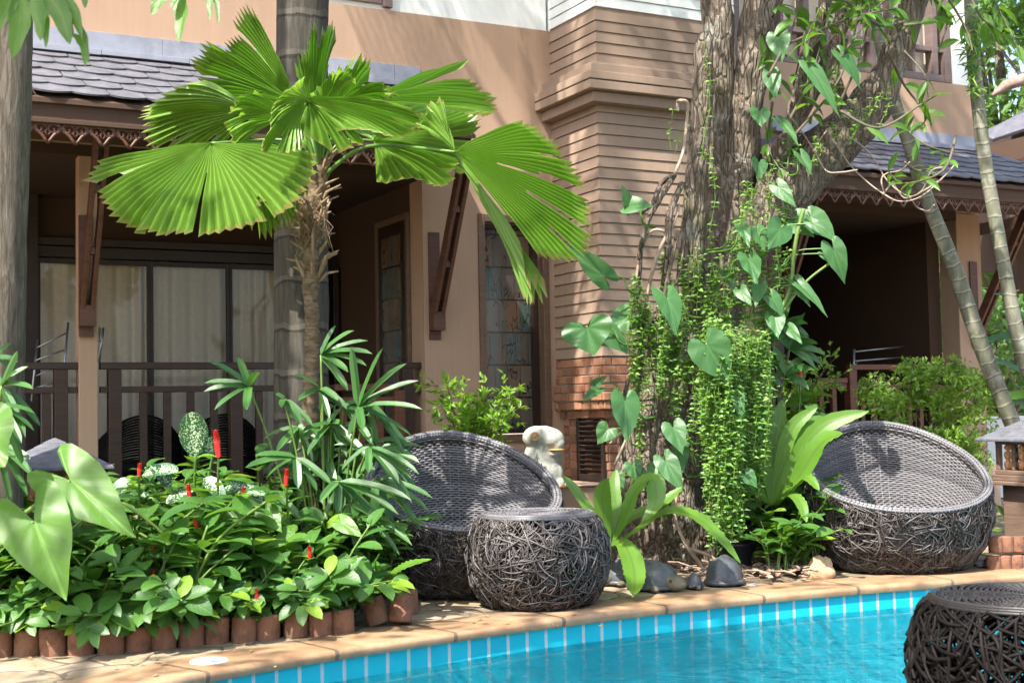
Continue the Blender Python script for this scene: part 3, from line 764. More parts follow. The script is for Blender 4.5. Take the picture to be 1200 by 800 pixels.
def egg_chair(name,label,loc,rz,matT,matW,group):
    root=thing(name,label,'wicker chair',loc,group,rz)
    rng=random.Random(11)
    m=MB(); twigs(m,EGG,rimh,2300,0,rng); m.build('twig_shell',matT,root,smooth=True,world=False)
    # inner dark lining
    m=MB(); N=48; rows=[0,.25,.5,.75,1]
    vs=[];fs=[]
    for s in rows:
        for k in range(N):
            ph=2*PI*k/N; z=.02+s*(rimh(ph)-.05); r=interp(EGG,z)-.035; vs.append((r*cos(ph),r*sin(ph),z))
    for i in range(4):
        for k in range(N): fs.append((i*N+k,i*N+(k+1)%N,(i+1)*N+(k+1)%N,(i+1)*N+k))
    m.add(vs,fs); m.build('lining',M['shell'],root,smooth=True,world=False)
    # woven bowl: real over-under strands
    def bowl(ph,t):
        h=rimh(ph); zs=.27; q=t*PI/2
        z=zs+(h-zs)*(1-sin(q))**.95; r=(interp(EGG,h)-.02)*(cos(q)**.42 if t<1 else 0)
        return r,z
    m=MB(); NS=216
    # arc-length spaced rows at the back
    ts=[]; t=0; 
    while t<.985:
        ts.append(t); 
        r0,z0=bowl(0,t); r1,z1=bowl(0,min(t+.002,1)); g=math.hypot(r1-r0,z1-z0)/.002
        t+=max(.0155/max(g,.3),.004)
    for i,t in enumerate(ts):
        vs=[]
        for k in range(NS):
            ph=2*PI*k/NS; r,z=bowl(ph,t); r2,z2=bowl(ph,min(t+.01,1)); tx,tz=(r2-r),(z2-z); L=math.hypot(tx,tz) or 1; tx/=L; tz/=L
            nr,nz=tz,-tx   # towards the inside
            if nr*(-1)<0 and False: pass
            nr,nz=(-abs(tz),abs(tx))
            a=.0045*(1 if ((k//2)+i)%2 else -1)*(1 if k%2==0 else .35)
            for (dt,dn) in ((-.0068,0),(0,.0035),(.0068,0),(0,-.0035)):
                rr=r+tx*dt+nr*(a+dn); zz=z+tz*dt+nz*(a+dn); vs.append((rr*cos(ph),rr*sin(ph),zz))
        fs=[]
        for k in range(NS):
            k2=(k+1)%NS
            for j in range(4): fs.append((k*4+j,k2*4+j,k2*4+(j+1)%4,k*4+(j+1)%4))
        m.add(vs,fs)
    for k in range(0,NS,4):   # stakes
        ph=2*PI*(k+1)/NS; m.tube([ (lambda b:(b[0]*cos(ph),b[0]*sin(ph),b[1]))(bowl(ph,x/14*.97)) for x in range(15)],.003,4,cap=False)
    m.build('woven_seat',matW,root,smooth=True,world=False)
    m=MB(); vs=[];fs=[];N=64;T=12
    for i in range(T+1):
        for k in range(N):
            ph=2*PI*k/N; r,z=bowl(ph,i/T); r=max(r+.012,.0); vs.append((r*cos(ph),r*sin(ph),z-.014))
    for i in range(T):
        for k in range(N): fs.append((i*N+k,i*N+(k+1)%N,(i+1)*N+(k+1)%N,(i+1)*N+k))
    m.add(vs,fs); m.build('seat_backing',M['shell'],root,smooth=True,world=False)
    # wrapped rim
    m=MB()
    for j in range(5):
        pts=[]
        for k in range(161):
            ph=2*PI*k/160; z=rimh(ph); a=j*2*PI/5+k*.0; r=interp(EGG,z)-.008+.017*cos(a); pts.append((r*cos(ph),r*sin(ph),z+.004+.012*sin(a)))
        m.tube(pts,.0095,6,cap=False)
    for k in range(150):
        ph=2*PI*k/150; z=rimh(ph); R0=interp(EGG,z)-.008
        pts=[]
        for q in range(7):
            a=-PI*.15+q/6*PI*1.3; p2=ph+q*.006; rr=R0+.027*cos(a); pts.append((rr*cos(p2),rr*sin(p2),rimh(p2)+.004+.021*sin(a)))
        m.tube(pts,.0035,3,cap=False)
    m.build('rim',matW,root,smooth=True,world=False)
    m=MB(); m.lathe((0,0,0),[(.30,0),(.42,0),(.425,.02),(.41,.03),(.30,.03)],40); m.build('base_ring',M['twig_dark'],root,smooth=True,world=False)
    return root
def facing(pos,px_right=0): pass
c1=gnd(1052,673); v=(c1-Vector((CAM.x,CAM.y,0))).normalized(); pc1=c1+v*.43
c2=gnd(543,702); v=(c2-Vector((CAM.x,CAM.y,0))).normalized(); pc2=c2+v*.42
ch=egg_chair('egg_chair','grey wicker egg chair standing alone at the pool edge beside the right-hand lantern',(pc1.x,pc1.y,0),math.radians(91),M['twig'],M['weave'],None)
ch2=dup(ch,(pc2.x,pc2.y,0),math.radians(106),1.0,'round grey wicker egg chair behind its ottoman, half hidden by lady palm leaves')
OT=[(0,.27),(.05,.32),(.14,.365),(.26,.383),(.36,.372),(.45,.335),(.495,.30)]
def ottoman(name,label,loc,rz,mt,mw,sc_,n,hollow,tr=(.003,.0052),tilt=0):
    root=thing(name,label,'ottoman',loc,None,rz); rng=random.Random(5)
    m=MB(); twigs(m,OT,lambda p:.495,n,0,rng,tr=tr); m.build('twig_shell',mt,root,smooth=True,world=False)
    m=MB(); NS=150
    for i,r in enumerate([.008+.0125*j for j in range(24)]):
        vs=[]
        ns=NS
        for k in range(ns):
            ph=2*PI*k/ns; a=.0035*(1 if ((k//2)+i)%2 else -1)
            for dr,dz in ((-.0062,0),(0,.003),(.0062,0),(0,-.003)): vs.append(((r+dr)*cos(ph),(r+dr)*sin(ph),.497+a+dz))
        fs=[]
        for k in range(ns):
            k2=(k+1)%ns
            for j in range(4): fs.append((k*4+j,k2*4+j,k2*4+(j+1)%4,k*4+(j+1)%4))
        m.add(vs,fs)
    m.build('woven_top',mw,root,smooth=True,world=False)
    m=MB(); m.lathe((0,0,0),[(0,.488),(.29,.488),(.30,.482),(0,.478)],36); m.build('top_board',M['shell'],root,world=False)
    m=MB()
    for j in range(3): m.tube([((.300+.009*j)*cos(2*PI*k/96),(.300+.009*j)*sin(2*PI*k/96),.497-.007*j) for k in range(97)],.008,6,cap=False)
    m.build('rim',mw,root,smooth=True,world=False)
    root.scale=(sc_,)*3
    return root
c3=gnd(632,716); v=(c3-Vector((0,0,0))).normalized(); p3=c3+v*.27
ottoman('ottoman','grey woven twig ottoman in front of the left egg chair, on the stone pool edge',(p3.x,p3.y,0),0,M['twig'],M['weave'],1.0,1500,True)
p4=at(1200,560,4.15)
ottoman('ottoman','dark brown loosely woven ottoman in the near corner, cut off by the picture edge',(p4.x,p4.y,-.012),.4,M['twig_dark'],M['weave_dark'],.94,900,True,tr=(.0045,.0075))
# black chairs on the veranda
def tub_chair(loc,rz,label):
    root=thing('tub_chair',label,'armchair',loc,'black wicker tub chairs on the left veranda',rz)
    m=MB(); rows=26
    for i in range(rows):
        z=.12+i*.0185
        pts=[]
        for k in range(61):
            a=PI*(.02+.96*k/60); hh=.30+.30*sin(a)**1.5
            f=i/rows; zz=.12+f*(hh-.06); r=.31+.02*f+.003*(1 if (k+i)%2 else -1); pts.append((r*cos(a),r*.92*sin(a),zz))
        m.tube(pts,.0085,4,cap=False)
    m.build('backrest',M['weave_black'],root,smooth=True,world=False)
    m=MB(); m.lathe((0,.02,0),[(0,.30),(.28,.30),(.30,.28),(.30,.20),(0,.20)],24); m.build('seat',M['weave_black'],root,smooth=True,world=False)
    for sx in(-1,1):
        for y in (-.2,.2): 
            m=MB(); m.tube([(sx*.2,y,.2),(sx*.22,y*1.1,0)],[.016,.012],8); m.build('leg',M['weave_black'],root,smooth=True,world=False)
    return root
for px,lab in ((158,'black wicker tub chair behind the rail just right of the tan column'),(252,'black wicker tub chair behind the rail, nearer the thick grey palm')):
    u,_=bl(px,500,.75); p=B2W(u,.75,FL); tub_chair(tuple(p),A_+PI,lab).scale=(1.05,1.05,.98)
# metal folding racks
def rack(pts,rungs,label,loc,r=.009,name='drying_rack'):
    root=thing(name,label,'drying rack',loc)
    for a,b in pts:
        m=MB(); m.tube([a,b],r,8); 
        m.build('upright',M['metal'],root,smooth=True)
    for a,b in rungs:
        m=MB(); m.tube([a,b],r*.7,6); m.build('rung',M['metal'],root,smooth=True)
def bat(px,py,yl):
    u,z=bl(px,py,yl); return B2W(u,yl,z)
a0,a1=bat(44,398,.55),bat(37,470,.45); b0,b1=bat(78,380,.9),bat(70,430,.9)
rack([(a0,a1),(bat(80,378,.5),bat(71,470,.4))],[(bat(44,407,.5),bat(78,390,.5)),(bat(42,422,.5),bat(75,410,.5)),(bat(40,441,.5),bat(73,428,.5)),(bat(39,455,.5),bat(72,446,.5))],'grey metal folding rack behind the railing left of the tan column',tuple(B2W(bl(60,460,.5)[0],.5,FL)))
rack([(bat(121,384,.3),bat(116,425,.3)),(bat(117,384,.7),bat(112,425,.7))],[(bat(119,400,.3),bat(114,400,.7))],'thin grey metal rack peeping past the right side of the tan column',tuple(B2W(bl(117,460,.4)[0],.4,FL)))
rack([(bat(1001,409,.6),bat(1000,452,.6)),(bat(1079,402,.6),bat(1077,440,.6))],[(bat(1002,412,.6),bat(1078,404,.6)),(bat(1001,423,.6),bat(1078,417,.6)),(bat(1001,430,.6),bat(1078,428,.6))],'grey metal folding rack on the right veranda above the red rail',tuple(B2W(bl(1040,460,.6)[0],.6,FL)),r=.012)

# ================================================================== lanterns
M['ltile']=m_noise('lantern_tile',(.07,.07,.08),(.15,.15,.17),14,.7,.5,.004)
M['lwood']=m_wood('lantern_stone',(.11,.07,.05),(.21,.14,.10),.75)
M['gourd']=m_noise('orange_ceramic',(.42,.17,.07),(.62,.33,.15),18,.55,.3,.003)
def lantern(loc,rz,sc_,label):
    root=thing('garden_lantern',label,'lantern',loc,None,rz)
    m=MB(); m.box(-.15,.15,-.15,.15,0,.50); m.box(-.155,.155,-.155,.155,.05,.08)
    m.build('pedestal',M['lwood'],root,world=False,bevel=.008)
    m=MB(); m.box(-.225,.225,-.225,.225,.50,.53); m.box(-.20,.20,-.20,.20,.5305,.575); m.box(-.185,.185,-.185,.185,.5755,.61); m.build('shelf',M['lwood'],root,world=False,bevel=.006)
    m=MB()
    for x in(-1,1):
        for y in(-1,1): m.box(x*.16-.018,x*.16+.018,y*.16-.018,y*.16+.018,.6105,.80)
    for s in(-1,1):
        m.box(-.011,.011,s*.16-.012,s*.16+.012,.6105,.80); m.box(s*.16-.012,s*.16+.012,-.011,.011,.6105,.80)
    m.box(-.18,.18,-.18,.18,.80,.838); m.build('frame',M['lwood'],root,world=False,bevel=.004)
    for s,ax in ((-1,0),(1,0),(-1,1),(1,1)):
        for o in (-.105,-.05,.05,.105):
            m=MB(); x,y=(o,s*.125) if ax==0 else (s*.125,o)
            m.lathe((x,y,.61),[(0,0),(.022,.008),(.031,.035),(.026,.062),(.010,.074),(.021,.084),(.030,.108),(.024,.132),(.009,.142),(.020,.152),(.027,.168),(.018,.186),(0,.19)],12)
            m.build('baluster',M['gourd'],root,smooth=True,world=False)
    m=MB(); n=6
    for i in range(n):
        f=i/n; g=(i+1)/n; h=.27*(1-f)+.012; h2=.27*(1-g)+.006; z=.842+.155*f; z2=.842+.155*g
        vs=[(-h,-h,z),(h,-h,z),(h,h,z),(-h,h,z),(-h2,-h2,z2),(h2,-h2,z2),(h2,h2,z2),(-h2,h2,z2)]
        vs+= [(a,b,c-.017) for a,b,c in vs[:4]]
        m.add(vs,[(0,1,5,4),(1,2,6,5),(2,3,7,6),(3,0,4,7),(8,9,1,0),(9,10,2,1),(10,11,3,2),(11,8,0,3),(11,10,9,8),(4,5,6,7)])
    ro=m.build('roof',M['ltile'],root,world=False,bevel=.003)
    m=MB(); m.box(-.012,.012,-.012,.012,.995,1.008); 
    root.scale=(sc_,)*3
    return root
p=at(64,545,7.15); lantern((p.x,p.y,0),math.radians(24),.965,'small brown lantern with a grey pyramid roof behind the elephant ear leaves at far left')
p=at(1209,545,9.0); lantern((p.x,p.y,.05),math.radians(20),.90,'small brown lantern with orange ceramic balusters at the right picture edge')

# ================================================================== statue and turtles (voxel-remeshed carvings)
M['stone_white']=m_noise('white_carved_stone',(.26,.27,.23),(.42,.42,.36),9,.9,.8,.006,c3=(.34,.34,.29),bscale=60)
M['orange']=m_noise('orange_paint',(.50,.20,.06),(.62,.32,.12),20,.7)
M['turtle']=m_noise('black_glazed_stone',(.018,.021,.024),(.085,.092,.10),7,.36,.5,.005,c3=(.035,.04,.045),bscale=35)
M['turtle_head']=m_noise('turtle_skin',(.06,.055,.035),(.19,.17,.12),14,.7,.7,.004,bscale=70)
M['eye']=m_noise('eye_black',(.01,.01,.01),(.02,.02,.02),10,.2)
def ell(m,c,r,rot=None,n=16):
    vs=[];fs=[]; rot=rot or Matrix.Identity(3)
    for i in range(1,n):
        th=PI*i/n
        for k in range(n*2): ph=PI*k/n; vs.append(Vector(c)+rot@Vector((r[0]*sin(th)*cos(ph),r[1]*sin(th)*sin(ph),r[2]*cos(th))))
    K=n*2
    for i in range(n-2):
        for k in range(K): fs.append((i*K+k,(i+1)*K+k,(i+1)*K+(k+1)%K,i*K+(k+1)%K))
    t=len(vs); vs += [Vector(c)+rot@Vector((0,0,r[2])),Vector(c)-rot@Vector((0,0,r[2]))]
    for k in range(K): fs.append((t,k,(k+1)%K)); fs.append((t+1,(n-2)*K+(k+1)%K,(n-2)*K+k))
    m.add([tuple(v) for v in vs],fs)
def remesh(o,vox,sm=3):
    r=o.modifiers.new('remesh','REMESH'); r.mode='VOXEL'; r.voxel_size=vox; r.use_smooth_shade=True
    s=o.modifiers.new('smooth','SMOOTH'); s.iterations=sm; s.factor=.6
p=at(637,573,9.75); 
st=thing('fish_statue','pale carved stone fish-head statue with a round eye and orange mouth on the ledge','statue',(p.x,p.y,.50),None,math.radians(12))
m=MB()
ell(m,(-.01,0,.10),(.155,.12,.18)); ell(m,(0,0,.03),(.16,.12,.06)); ell(m,(0,.0,.22),(.14,.11,.15)); 
ell(m,(-.045,-.01,.365),(.105,.105,.085)); ell(m,(.045,-.035,.350),(.105,.105,.085)); ell(m,(.085,-.06,.315),(.065,.07,.065)); m.bar((-.075,-.01,.375),(.085,-.04,.36),.15,.11); ell(m,(-.085,-.085,.375),(.042,.032,.042)); ell(m,(.0,-.02,.372),(.115,.105,.078)); ell(m,(.01,-.01,.28),(.115,.10,.07))
ell(m,(.05,-.06,.245),(.08,.06,.025)); ell(m,(.03,-.03,.19),(.085,.07,.05)); ell(m,(-.10,-.05,.16),(.05,.05,.10)); ell(m,(.09,-.04,.10),(.05,.05,.09))
m.box(-.135,.135,-.10,.10,.0,.06)
b=m.build('body',M['stone_white'],st,world=False); remesh(b,.008,6)
m=MB(); ell(m,(.075,-.100,.275),(.058,.040,.009)); m.build('mouth',M['orange'],st,smooth=True,world=False)
def scroll(m): m.build('carved_scroll',M['ochre'],st,smooth=True,world=False)
M['ochre']=m_noise('ochre_carving',(.38,.28,.16),(.50,.40,.26),20,.9)
for r_ in (.030,.019):
    m=MB(); m.tube([(-.085+r_*cos(a*PI/12),-.118,.375+r_*sin(a*PI/12)) for a in range(25)],.005,6,cap=False); scroll(m)
for cx,cz in ((-.10,.17),(-.07,.13),(-.11,.10)):
    m=MB(); m.tube([(cx+(.026-.0009*a)*cos(a*PI/8),-.108,cz+(.026-.0009*a)*sin(a*PI/8)) for a in range(26)],.0045,6,cap=False); scroll(m)
m=MB(); ell(m,(-.085,-.120,.375),(.012,.008,.013)); m.build('eye',M['orange'],st,smooth=True,world=False)
m=MB(); m.box(-.14,.14,-.105,.105,-.0,.018); m.build('base',M['orange'],st,world=False,bevel=.004)

def turtle(px,py,L,label,rz,head=True,name='turtle_statue',hz=.5,sz=1.0):
    c=gnd(px,py,0); root=thing(name,label,'turtle statue',(c.x,c.y,-.005),'black stone turtles on the pool edge',rz)
    m=MB(); W_=L*.42; H=L*.42*sz
    vs=[];fs=[];K=40;T=14
    for i in range(T+1):
        th=PI/2*i/T
        for k in range(K):
            ph=2*PI*k/K; rr=cos(th)**.8 if i<T else 0
            ridge=1+.035*abs(sin(ph*3.5))*sin(th*2); 
            x=L*.5*rr*cos(ph); y=W_*rr*sin(ph); z=.02+H*sin(th)**.9*ridge+(.012*max(0,1-abs(y)/.02) if i>2 else 0)
            f=noise.noise(Vector((x*14,y*14,z*14)))*.006
            vs.append((x,y,z+f))
    for i in range(T):
        for k in range(K): fs.append((i*K+k,i*K+(k+1)%K,(i+1)*K+(k+1)%K,(i+1)*K+k))
    m.add(vs,fs)
    for i in range(K): pass
    m.tube([(L*.5*cos(2*PI*k/40),W_*sin(2*PI*k/40),.022) for k in range(41)],.013,8,cap=False)
    m.build('shell',M['turtle'],root,smooth=True,world=False)
    if head:
        m=MB(); h=L*.21
        ell(m,(L*.50,0,h*.72),(h*1.0,h*.85,h*.72)); ell(m,(L*.60,0,h*.62),(h*.65,h*.62,h*.5)); ell(m,(L*.38,0,h*.6),(h,h*.7,h*.5))
        o=m.build('head',M['turtle_head'],root,world=False); remesh(o,.006,3)
        for s in(-1,1):
            m=MB(); ell(m,(L*.545,s*h*.72,h*.95),(.011,.008,.011),n=8); m.build('eye',M['eye'],root,smooth=True,world=False)
            m=MB(); ell(m,(L*.34,s*W_*.85,.02),(h*.7,h*.42,h*.3),Matrix.Rotation(s*.6,3,'Z'),n=10); m.build('flipper',M['turtle_head'],root,smooth=True,world=False)
    return root
turtle(766,689,.33,'black stone turtle with beige head turned to the pool, right of the drooping fern frond',math.radians(-48))
turtle(733,683,.30,'black stone turtle half hidden behind the drooping fern frond',math.radians(-150))
turtle(814,689,.105,'tiny stone turtle between the two larger turtles',math.radians(-75),sz=1.5)
turtle(849,684,.26,'large domed black stone turtle shell at the right, its head tucked away',math.radians(60),head=False,sz=1.35)

# ================================================================== terracotta edging blocks
def block_mesh(seed,h=.135,r=.060):
    m=MB(); rng=random.Random(seed)
    m.lathe((0,0,0),[(0,0),(r*.97,0),(r,.012),(r*1.01,h*.5),(r*.98,h-.012),(r*.90,h),(r*.34,h+.002),(r*.30,h-.03),(0,h-.03)],22,nz=.05,nf=9)
    return m
protos=[]
def pblock(i,loc,rz,label,tilt=None,group='terracotta cylinder blocks edging the left flower bed',sc_=1):
    k=i%3
    if k<len(protos):
        o=protos[k].copy(); COL.objects.link(o)
    else:
        o=block_mesh(i+1).build('edging_block',M['terracotta'],smooth=True); protos.append(o)
    o.location=loc; o.rotation_euler=(0,0,rz) if tilt is None else tilt; o.scale=(sc_,sc_,sc_)
    tag(o,label,'edging block',group); return o
ept=[gnd(x,y) for x,y in ((-70,771),(0,769),(60,768),(120,766),(180,761),(240,755),(300,750),(360,745),(408,741))]
ep=resample(ept,.1225)
for i,p in enumerate(ep):
    pblock(i,(p.x+R.uniform(-.008,.008),p.y+.06+R.uniform(-.01,.01),-.02+R.uniform(-.012,.01)),R.uniform(0,6),'terracotta cylinder block in the row along the foot of the left flower bed',tilt=(R.uniform(-.05,.05),R.uniform(-.05,.05),R.uniform(0,6)))
G2='loose terracotta blocks at the end of the left bed'
p=gnd(448,733); o=pblock(0,(p.x-.02,p.y+.05,.0),0,'mossy terracotta block tipped over at the end of the edging row',tilt=(-.15,-.32,0),group=G2)
p=gnd(468,733); o=pblock(1,(p.x,p.y+.04,.01),0,'terracotta block tilted against the mossy one',tilt=(-.1,.30,1),group=G2)
p=gnd(476,719); o=pblock(2,(p.x,p.y+.05,-.01),0,'pale upright terracotta block behind the tilted pair',group=G2)
G3='terracotta blocks under the bird\'s nest fern'
for i,(x,y,l) in enumerate(((703,676,'terracotta block beside the ottoman, partly behind the fern fronds'),(736,669,'terracotta block in the middle of the three under the fern'),(756,668,'terracotta block behind the middle turtle'),(777,664,'terracotta block standing back beside the vine roots'))):
    p=gnd(x,y); pblock(i,(p.x,p.y+.06,-.01),i,l,group=G3)
for i in range(5):
    x=1168+i*13; p=gnd(x,667-i*.5); pblock(i,(p.x,p.y+.05,-.02),i,'narrow terracotta block in the low edging at the right picture edge',group='terracotta edging at the right edge',sc_=.75)
    pblock(i+1,(p.x+.02,p.y+.06,.10),i,'narrow terracotta block in the low edging at the right picture edge',group='terracotta edging at the right edge',sc_=.75)
# rocks
M['rock']=m_noise('ochre_rock',(.20,.13,.075),(.46,.31,.18),5,.85,.7,.012,bscale=25,c3=(.34,.24,.15))
M['rock_grey']=m_noise('grey_rock',(.22,.21,.20),(.42,.41,.39),6,.85,.6,.01,bscale=25)
def rock(px,py,r,label,mat='rock',z=0):
    c=gnd(px,py,0); m=MB(); vs=[];fs=[];n=12;K=24
    o=Vector((R.random()*9,R.random()*9,0))
    for i in range(n+1):
        th=PI*i/n
        for k in range(K):
            d=Vector((sin(th)*cos(2*PI*k/K),sin(th)*sin(2*PI*k/K),cos(th)))
            f=1+.35*noise.noise(d*1.6+o)+.10*noise.noise(d*5+o); vs.append((d.x*r[0]*f,d.y*r[1]*f,r[2]*.8+d.z*r[2]*f))
    for i in range(n):
        for k in range(K): fs.append((i*K+k,(i+1)*K+k,(i+1)*K+(k+1)%K,i*K+(k+1)%K))
    m.add(vs,fs); ob=m.build('rock',M[mat],smooth=True); ob.location=(c.x,c.y+r[1]*.6,-.02)
    tag(ob,label,'rock'); return ob
rock(964,678,(.085,.07,.085),'ochre boulder beside the foot of the right egg chair')
rock(883,686,(.030,.025,.018),'small white pebble beside the large turtle shell','rock_grey')
rock(1166,664,(.06,.05,.05),'small ochre rock between the egg chair and the low edging')
rock(950,655,(.11,.09,.06),'grey stone behind the ochre boulder','rock_grey')
rock(1152,662,(.05,.04,.03),'flat grey stone at the right foot of the egg chair','rock_grey')
# black pot
p=gnd(866,672)
pot=thing('plant_pot','black plastic pot with a spiky grey-green plant, right of the hanging vines','plant pot',(p.x,p.y+.1,0))
m=MB(); m.lathe((0,0,0),[(0,0),(.085,0),(.115,.17),(.125,.17),(.125,.19),(.108,.19),(.10,.16),(0,.155)],28); m.build('pot',m_noise('black_plastic',(.012,.013,.018),(.025,.027,.035),15,.4,.1,.001),pot,smooth=True,world=False,bevel=.003)
m=MB(); m.lathe((0,0,.158),[(0,0.004),(.104,0)],20,nz=.2); m.build('potting_soil',M['soil'],pot,world=False)
POTC=Vector((p.x,p.y+.1,.16))
# ================================================================== vegetation helpers
Z=Vector((0,0,1)); TOCAM=Vector((0,-1,.45)).normalized()
def prof(kind,s):
    if kind=='lance': return max(0,sin(PI*min(1,s)**.85))**.9
    if kind=='ellip': return max(0,sin(PI*s**.95))**.62
    if kind=='strap': return min(1,(s*7)**.6)*(1-max(0,(s-.70)/.30)**2.2)
    if kind=='obov': return max(0,sin(PI*s**1.35))**.75
    if kind=='fern': return (.28+.72*min(1,s*2.2)**1.2)*(1-max(0,(s-.62)/.38)**2.0)
def blade(m,p,d,L,w,nrm=None,droop=.5,seg=6,kind='lance',fold=.18,twist=0,mi=0,curl=0):
    p=Vector(p); d=Vector(d).normalized(); nrm=Vector(nrm) if nrm is not None else Z
    s=d.cross(nrm)
    if s.length<.05: s=d.cross(Vector((1,.3,0)))
    s.normalize(); vs=[];uv=[];h=L/seg
    for i in range(seg+1):
        f=i/seg; ww=w*.5*prof(kind,f)+.0008
        up=s.cross(d).normalized()
        if up.z<0 and nrm.z>.5: up=-up
        fo=fold*ww*2
        vs += [p-s*ww+up*fo, p.copy(), p+s*ww+up*fo]; uv += [(.5-.5*ww/(w*.5),f),(.5,f),(.5+.5*ww/(w*.5),f)]
        p=p+d*h; d=(d+Vector((0,0,-droop/seg))).normalized()
        if twist: s=(Matrix.Rotation(twist/seg,3,d)@s)
        s=(s-d*s.dot(d)).normalized()
    fs=[]
    for i in range(seg):
        a=i*3; fs += [(a,a+1,a+4,a+3),(a+1,a+2,a+5,a+4)]
    m.add(vs,fs,uv,mi)
def path(pts,n=4):
    pts=[Vector(p) for p in pts]; out=[]
    for i in range(len(pts)-1):
        p0=pts[max(i-1,0)];p1=pts[i];p2=pts[i+1];p3=pts[min(i+2,len(pts)-1)]
        for k in range(n):
            t=k/n; out.append(.5*((2*p1)+(p2-p0)*t+(2*p0-5*p1+4*p2-p3)*t*t+(3*p1-p0-3*p2+p3)*t**3))
    out.append(pts[-1]); return out
def frond(m,pts,w,nrm=TOCAM,kind='fern',wave=.10,fold=.12,mi=0,nf=3.2):
    P=path(pts,8); n=len(P)-1; vs=[];uv=[]; 
    for i,p in enumerate(P):
        f=i/n; t=(P[min(i+1,n)]-P[max(i-1,0)]).normalized(); N=Vector(nrm); s=t.cross(N)
        if s.length<.1: s=t.cross(Vector((.6,0,1)))
        s.normalize(); up=s.cross(t); ww=w*.5*prof(kind,f)+.001
        wa=ww*wave*sin(i*nf); wb=ww*wave*cos(i*nf*1.1+1)
        vs += [p-s*(ww+wb*.5)+up*(ww*fold*2+wa), p-s*ww*.5+up*(ww*fold), p.copy(), p+s*ww*.5+up*ww*fold, p+s*(ww+wa*.5)+up*(ww*fold*2+wb)]
        uv += [(0,f),(.25,f),(.5,f),(.75,f),(1,f)]
    fs=[]
    for i in range(n):
        a=i*5
        for j in range(4): fs.append((a+j,a+j+1,a+j+6,a+j+5))
    m.add(vs,fs,uv,mi)
HEART=[(1,0),(.90,.10),(.74,.34),(.55,.63),(.33,.88),(.10,1.0),(-.12,.95),(-.27,.72),(-.31,.45),(-.22,.20),(-.02,.02)]
ARROW=[(1,0),(.90,.12),(.72,.36),(.50,.64),(.28,.86),(.08,.98),(-.14,1.0),(-.34,.90),(-.46,.68),(-.40,.42),(-.20,.18),(-.02,.02)]
def heart(m,a,tip,w,N,out=HEART,rings=4,droop=.10,fold=.12,wave=0,mi=0):
    a=Vector(a);tip=Vector(tip);A=tip-a;L=A.length;N=Vector(N); N=(N-A*(N.dot(A)/(L*L))).normalized(); B=N.cross(A).normalized()*w/2
    pts=[]
    for i in range(len(out)-1):
        for k in range(2):
            f=k/2; pts.append((out[i][0]*(1-f)+out[i+1][0]*f,out[i][1]*(1-f)+out[i+1][1]*f))
    pts.append(out[-1])
    for sg in (1,-1):
        vs=[a.copy()];uv=[(.5,.3)];K=len(pts)
        for r in range(1,rings+1):
            q=r/rings
            for j,(x,y) in enumerate(pts):
                x2,y2=x*q,y*q
                zz=fold*w*y2*(1-.6*y2)-droop*L*(x2*x2 if x2>0 else x2*x2*3)
                if wave: zz+=wave*w*q*q*sin(j*1.35+r*.2)
                vs.append(a+A*x2+B*sg*y2+N*zz); uv.append((.5+.5*sg*y2,.3+.7*x2))
        fs=[]
        for j in range(K-1):
            t=(0,1+j,2+j); fs.append(t if sg<0 else t[::-1])
            for r in range(rings-1):
                b=1+r*K+j; q=(b,b+K,b+K+1,b+1); fs.append(q if sg<0 else q[::-1])
        m.add(vs,fs,uv,mi)
def kite(m,p,d,L,w,nrm,mi=0,fold=.2):
    s=d.cross(nrm)
    if s.length<.05: s=d.orthogonal()
    s.normalize(); up=s.cross(d).normalized(); b=p+d*L*.42; 
    m.add([p,b-s*w/2+up*w*fold,p+d*L,b+s*w/2+up*w*fold,b],[(0,4,1),(1,4,2),(4,0,3),(4,3,2)],[(.5,0),(0,.5),(.5,1),(1,.5),(.5,.5)],mi)
def rdir(rng,zb=0):
    v=Vector((rng.gauss(0,1),rng.gauss(0,1),rng.gauss(0,1)+zb)); return v.normalized()

# ------------------------------------------------------------------ leaf materials
M['fan']=m_leaf('fan_palm_leaf',(.10,.21,.022),(.14,.255,.03),rough=.36,trans=.45,vein=0,spec=.45,tc=(.30,.55,.04),blot=.08,rib_highlight=.35)
M['ginger']=m_leaf('ginger_leaf',(.045,.135,.026),(.10,.235,.038),rough=.42,trans=.36,vein=.24,nv=7,yellow=(.86,(.20,.34,.03)))
M['lily']=m_leaf('rhapis_leaf',(.030,.105,.022),(.065,.17,.035),rough=.42,trans=.25,vein=.12,nv=0)
M['ear']=m_leaf('elephant_ear_leaf',(.10,.235,.025),(.12,.26,.03),rough=.42,trans=.45,vein=.42,nv=8,tc=(.36,.60,.06))
M['philo']=m_leaf('philodendron_leaf',(.036,.12,.034),(.075,.19,.05),rough=.46,trans=.30,vein=.2,nv=8,yellow=(.88,(.16,.34,.04)))
M['fernleaf']=m_leaf('fern_frond',(.085,.20,.02),(.13,.27,.03),rough=.42,trans=.38,vein=.38,nv=26,dmid=.6,tc=(.36,.58,.05))
M['button']=m_leaf('button_vine_leaf',(.06,.17,.03),(.23,.40,.07),rough=.5,trans=.32,vein=0)
M['bush']=m_leaf('bush_leaf',(.12,.26,.03),(.28,.44,.07),rough=.45,trans=.38,vein=0)
M['lime']=m_leaf('lime_shrub_leaf',(.13,.28,.02),(.22,.40,.035),rough=.45,trans=.45,vein=0)
M['tree']=m_leaf('tree_leaf',(.06,.15,.02),(.12,.26,.03),rough=.42,trans=.42,vein=.25,nv=7,yellow=(.85,(.24,.36,.03)))
M['bgleaf']=m_leaf('background_leaf',(.05,.13,.03),(.16,.30,.07),rough=.5,trans=.4,vein=0)
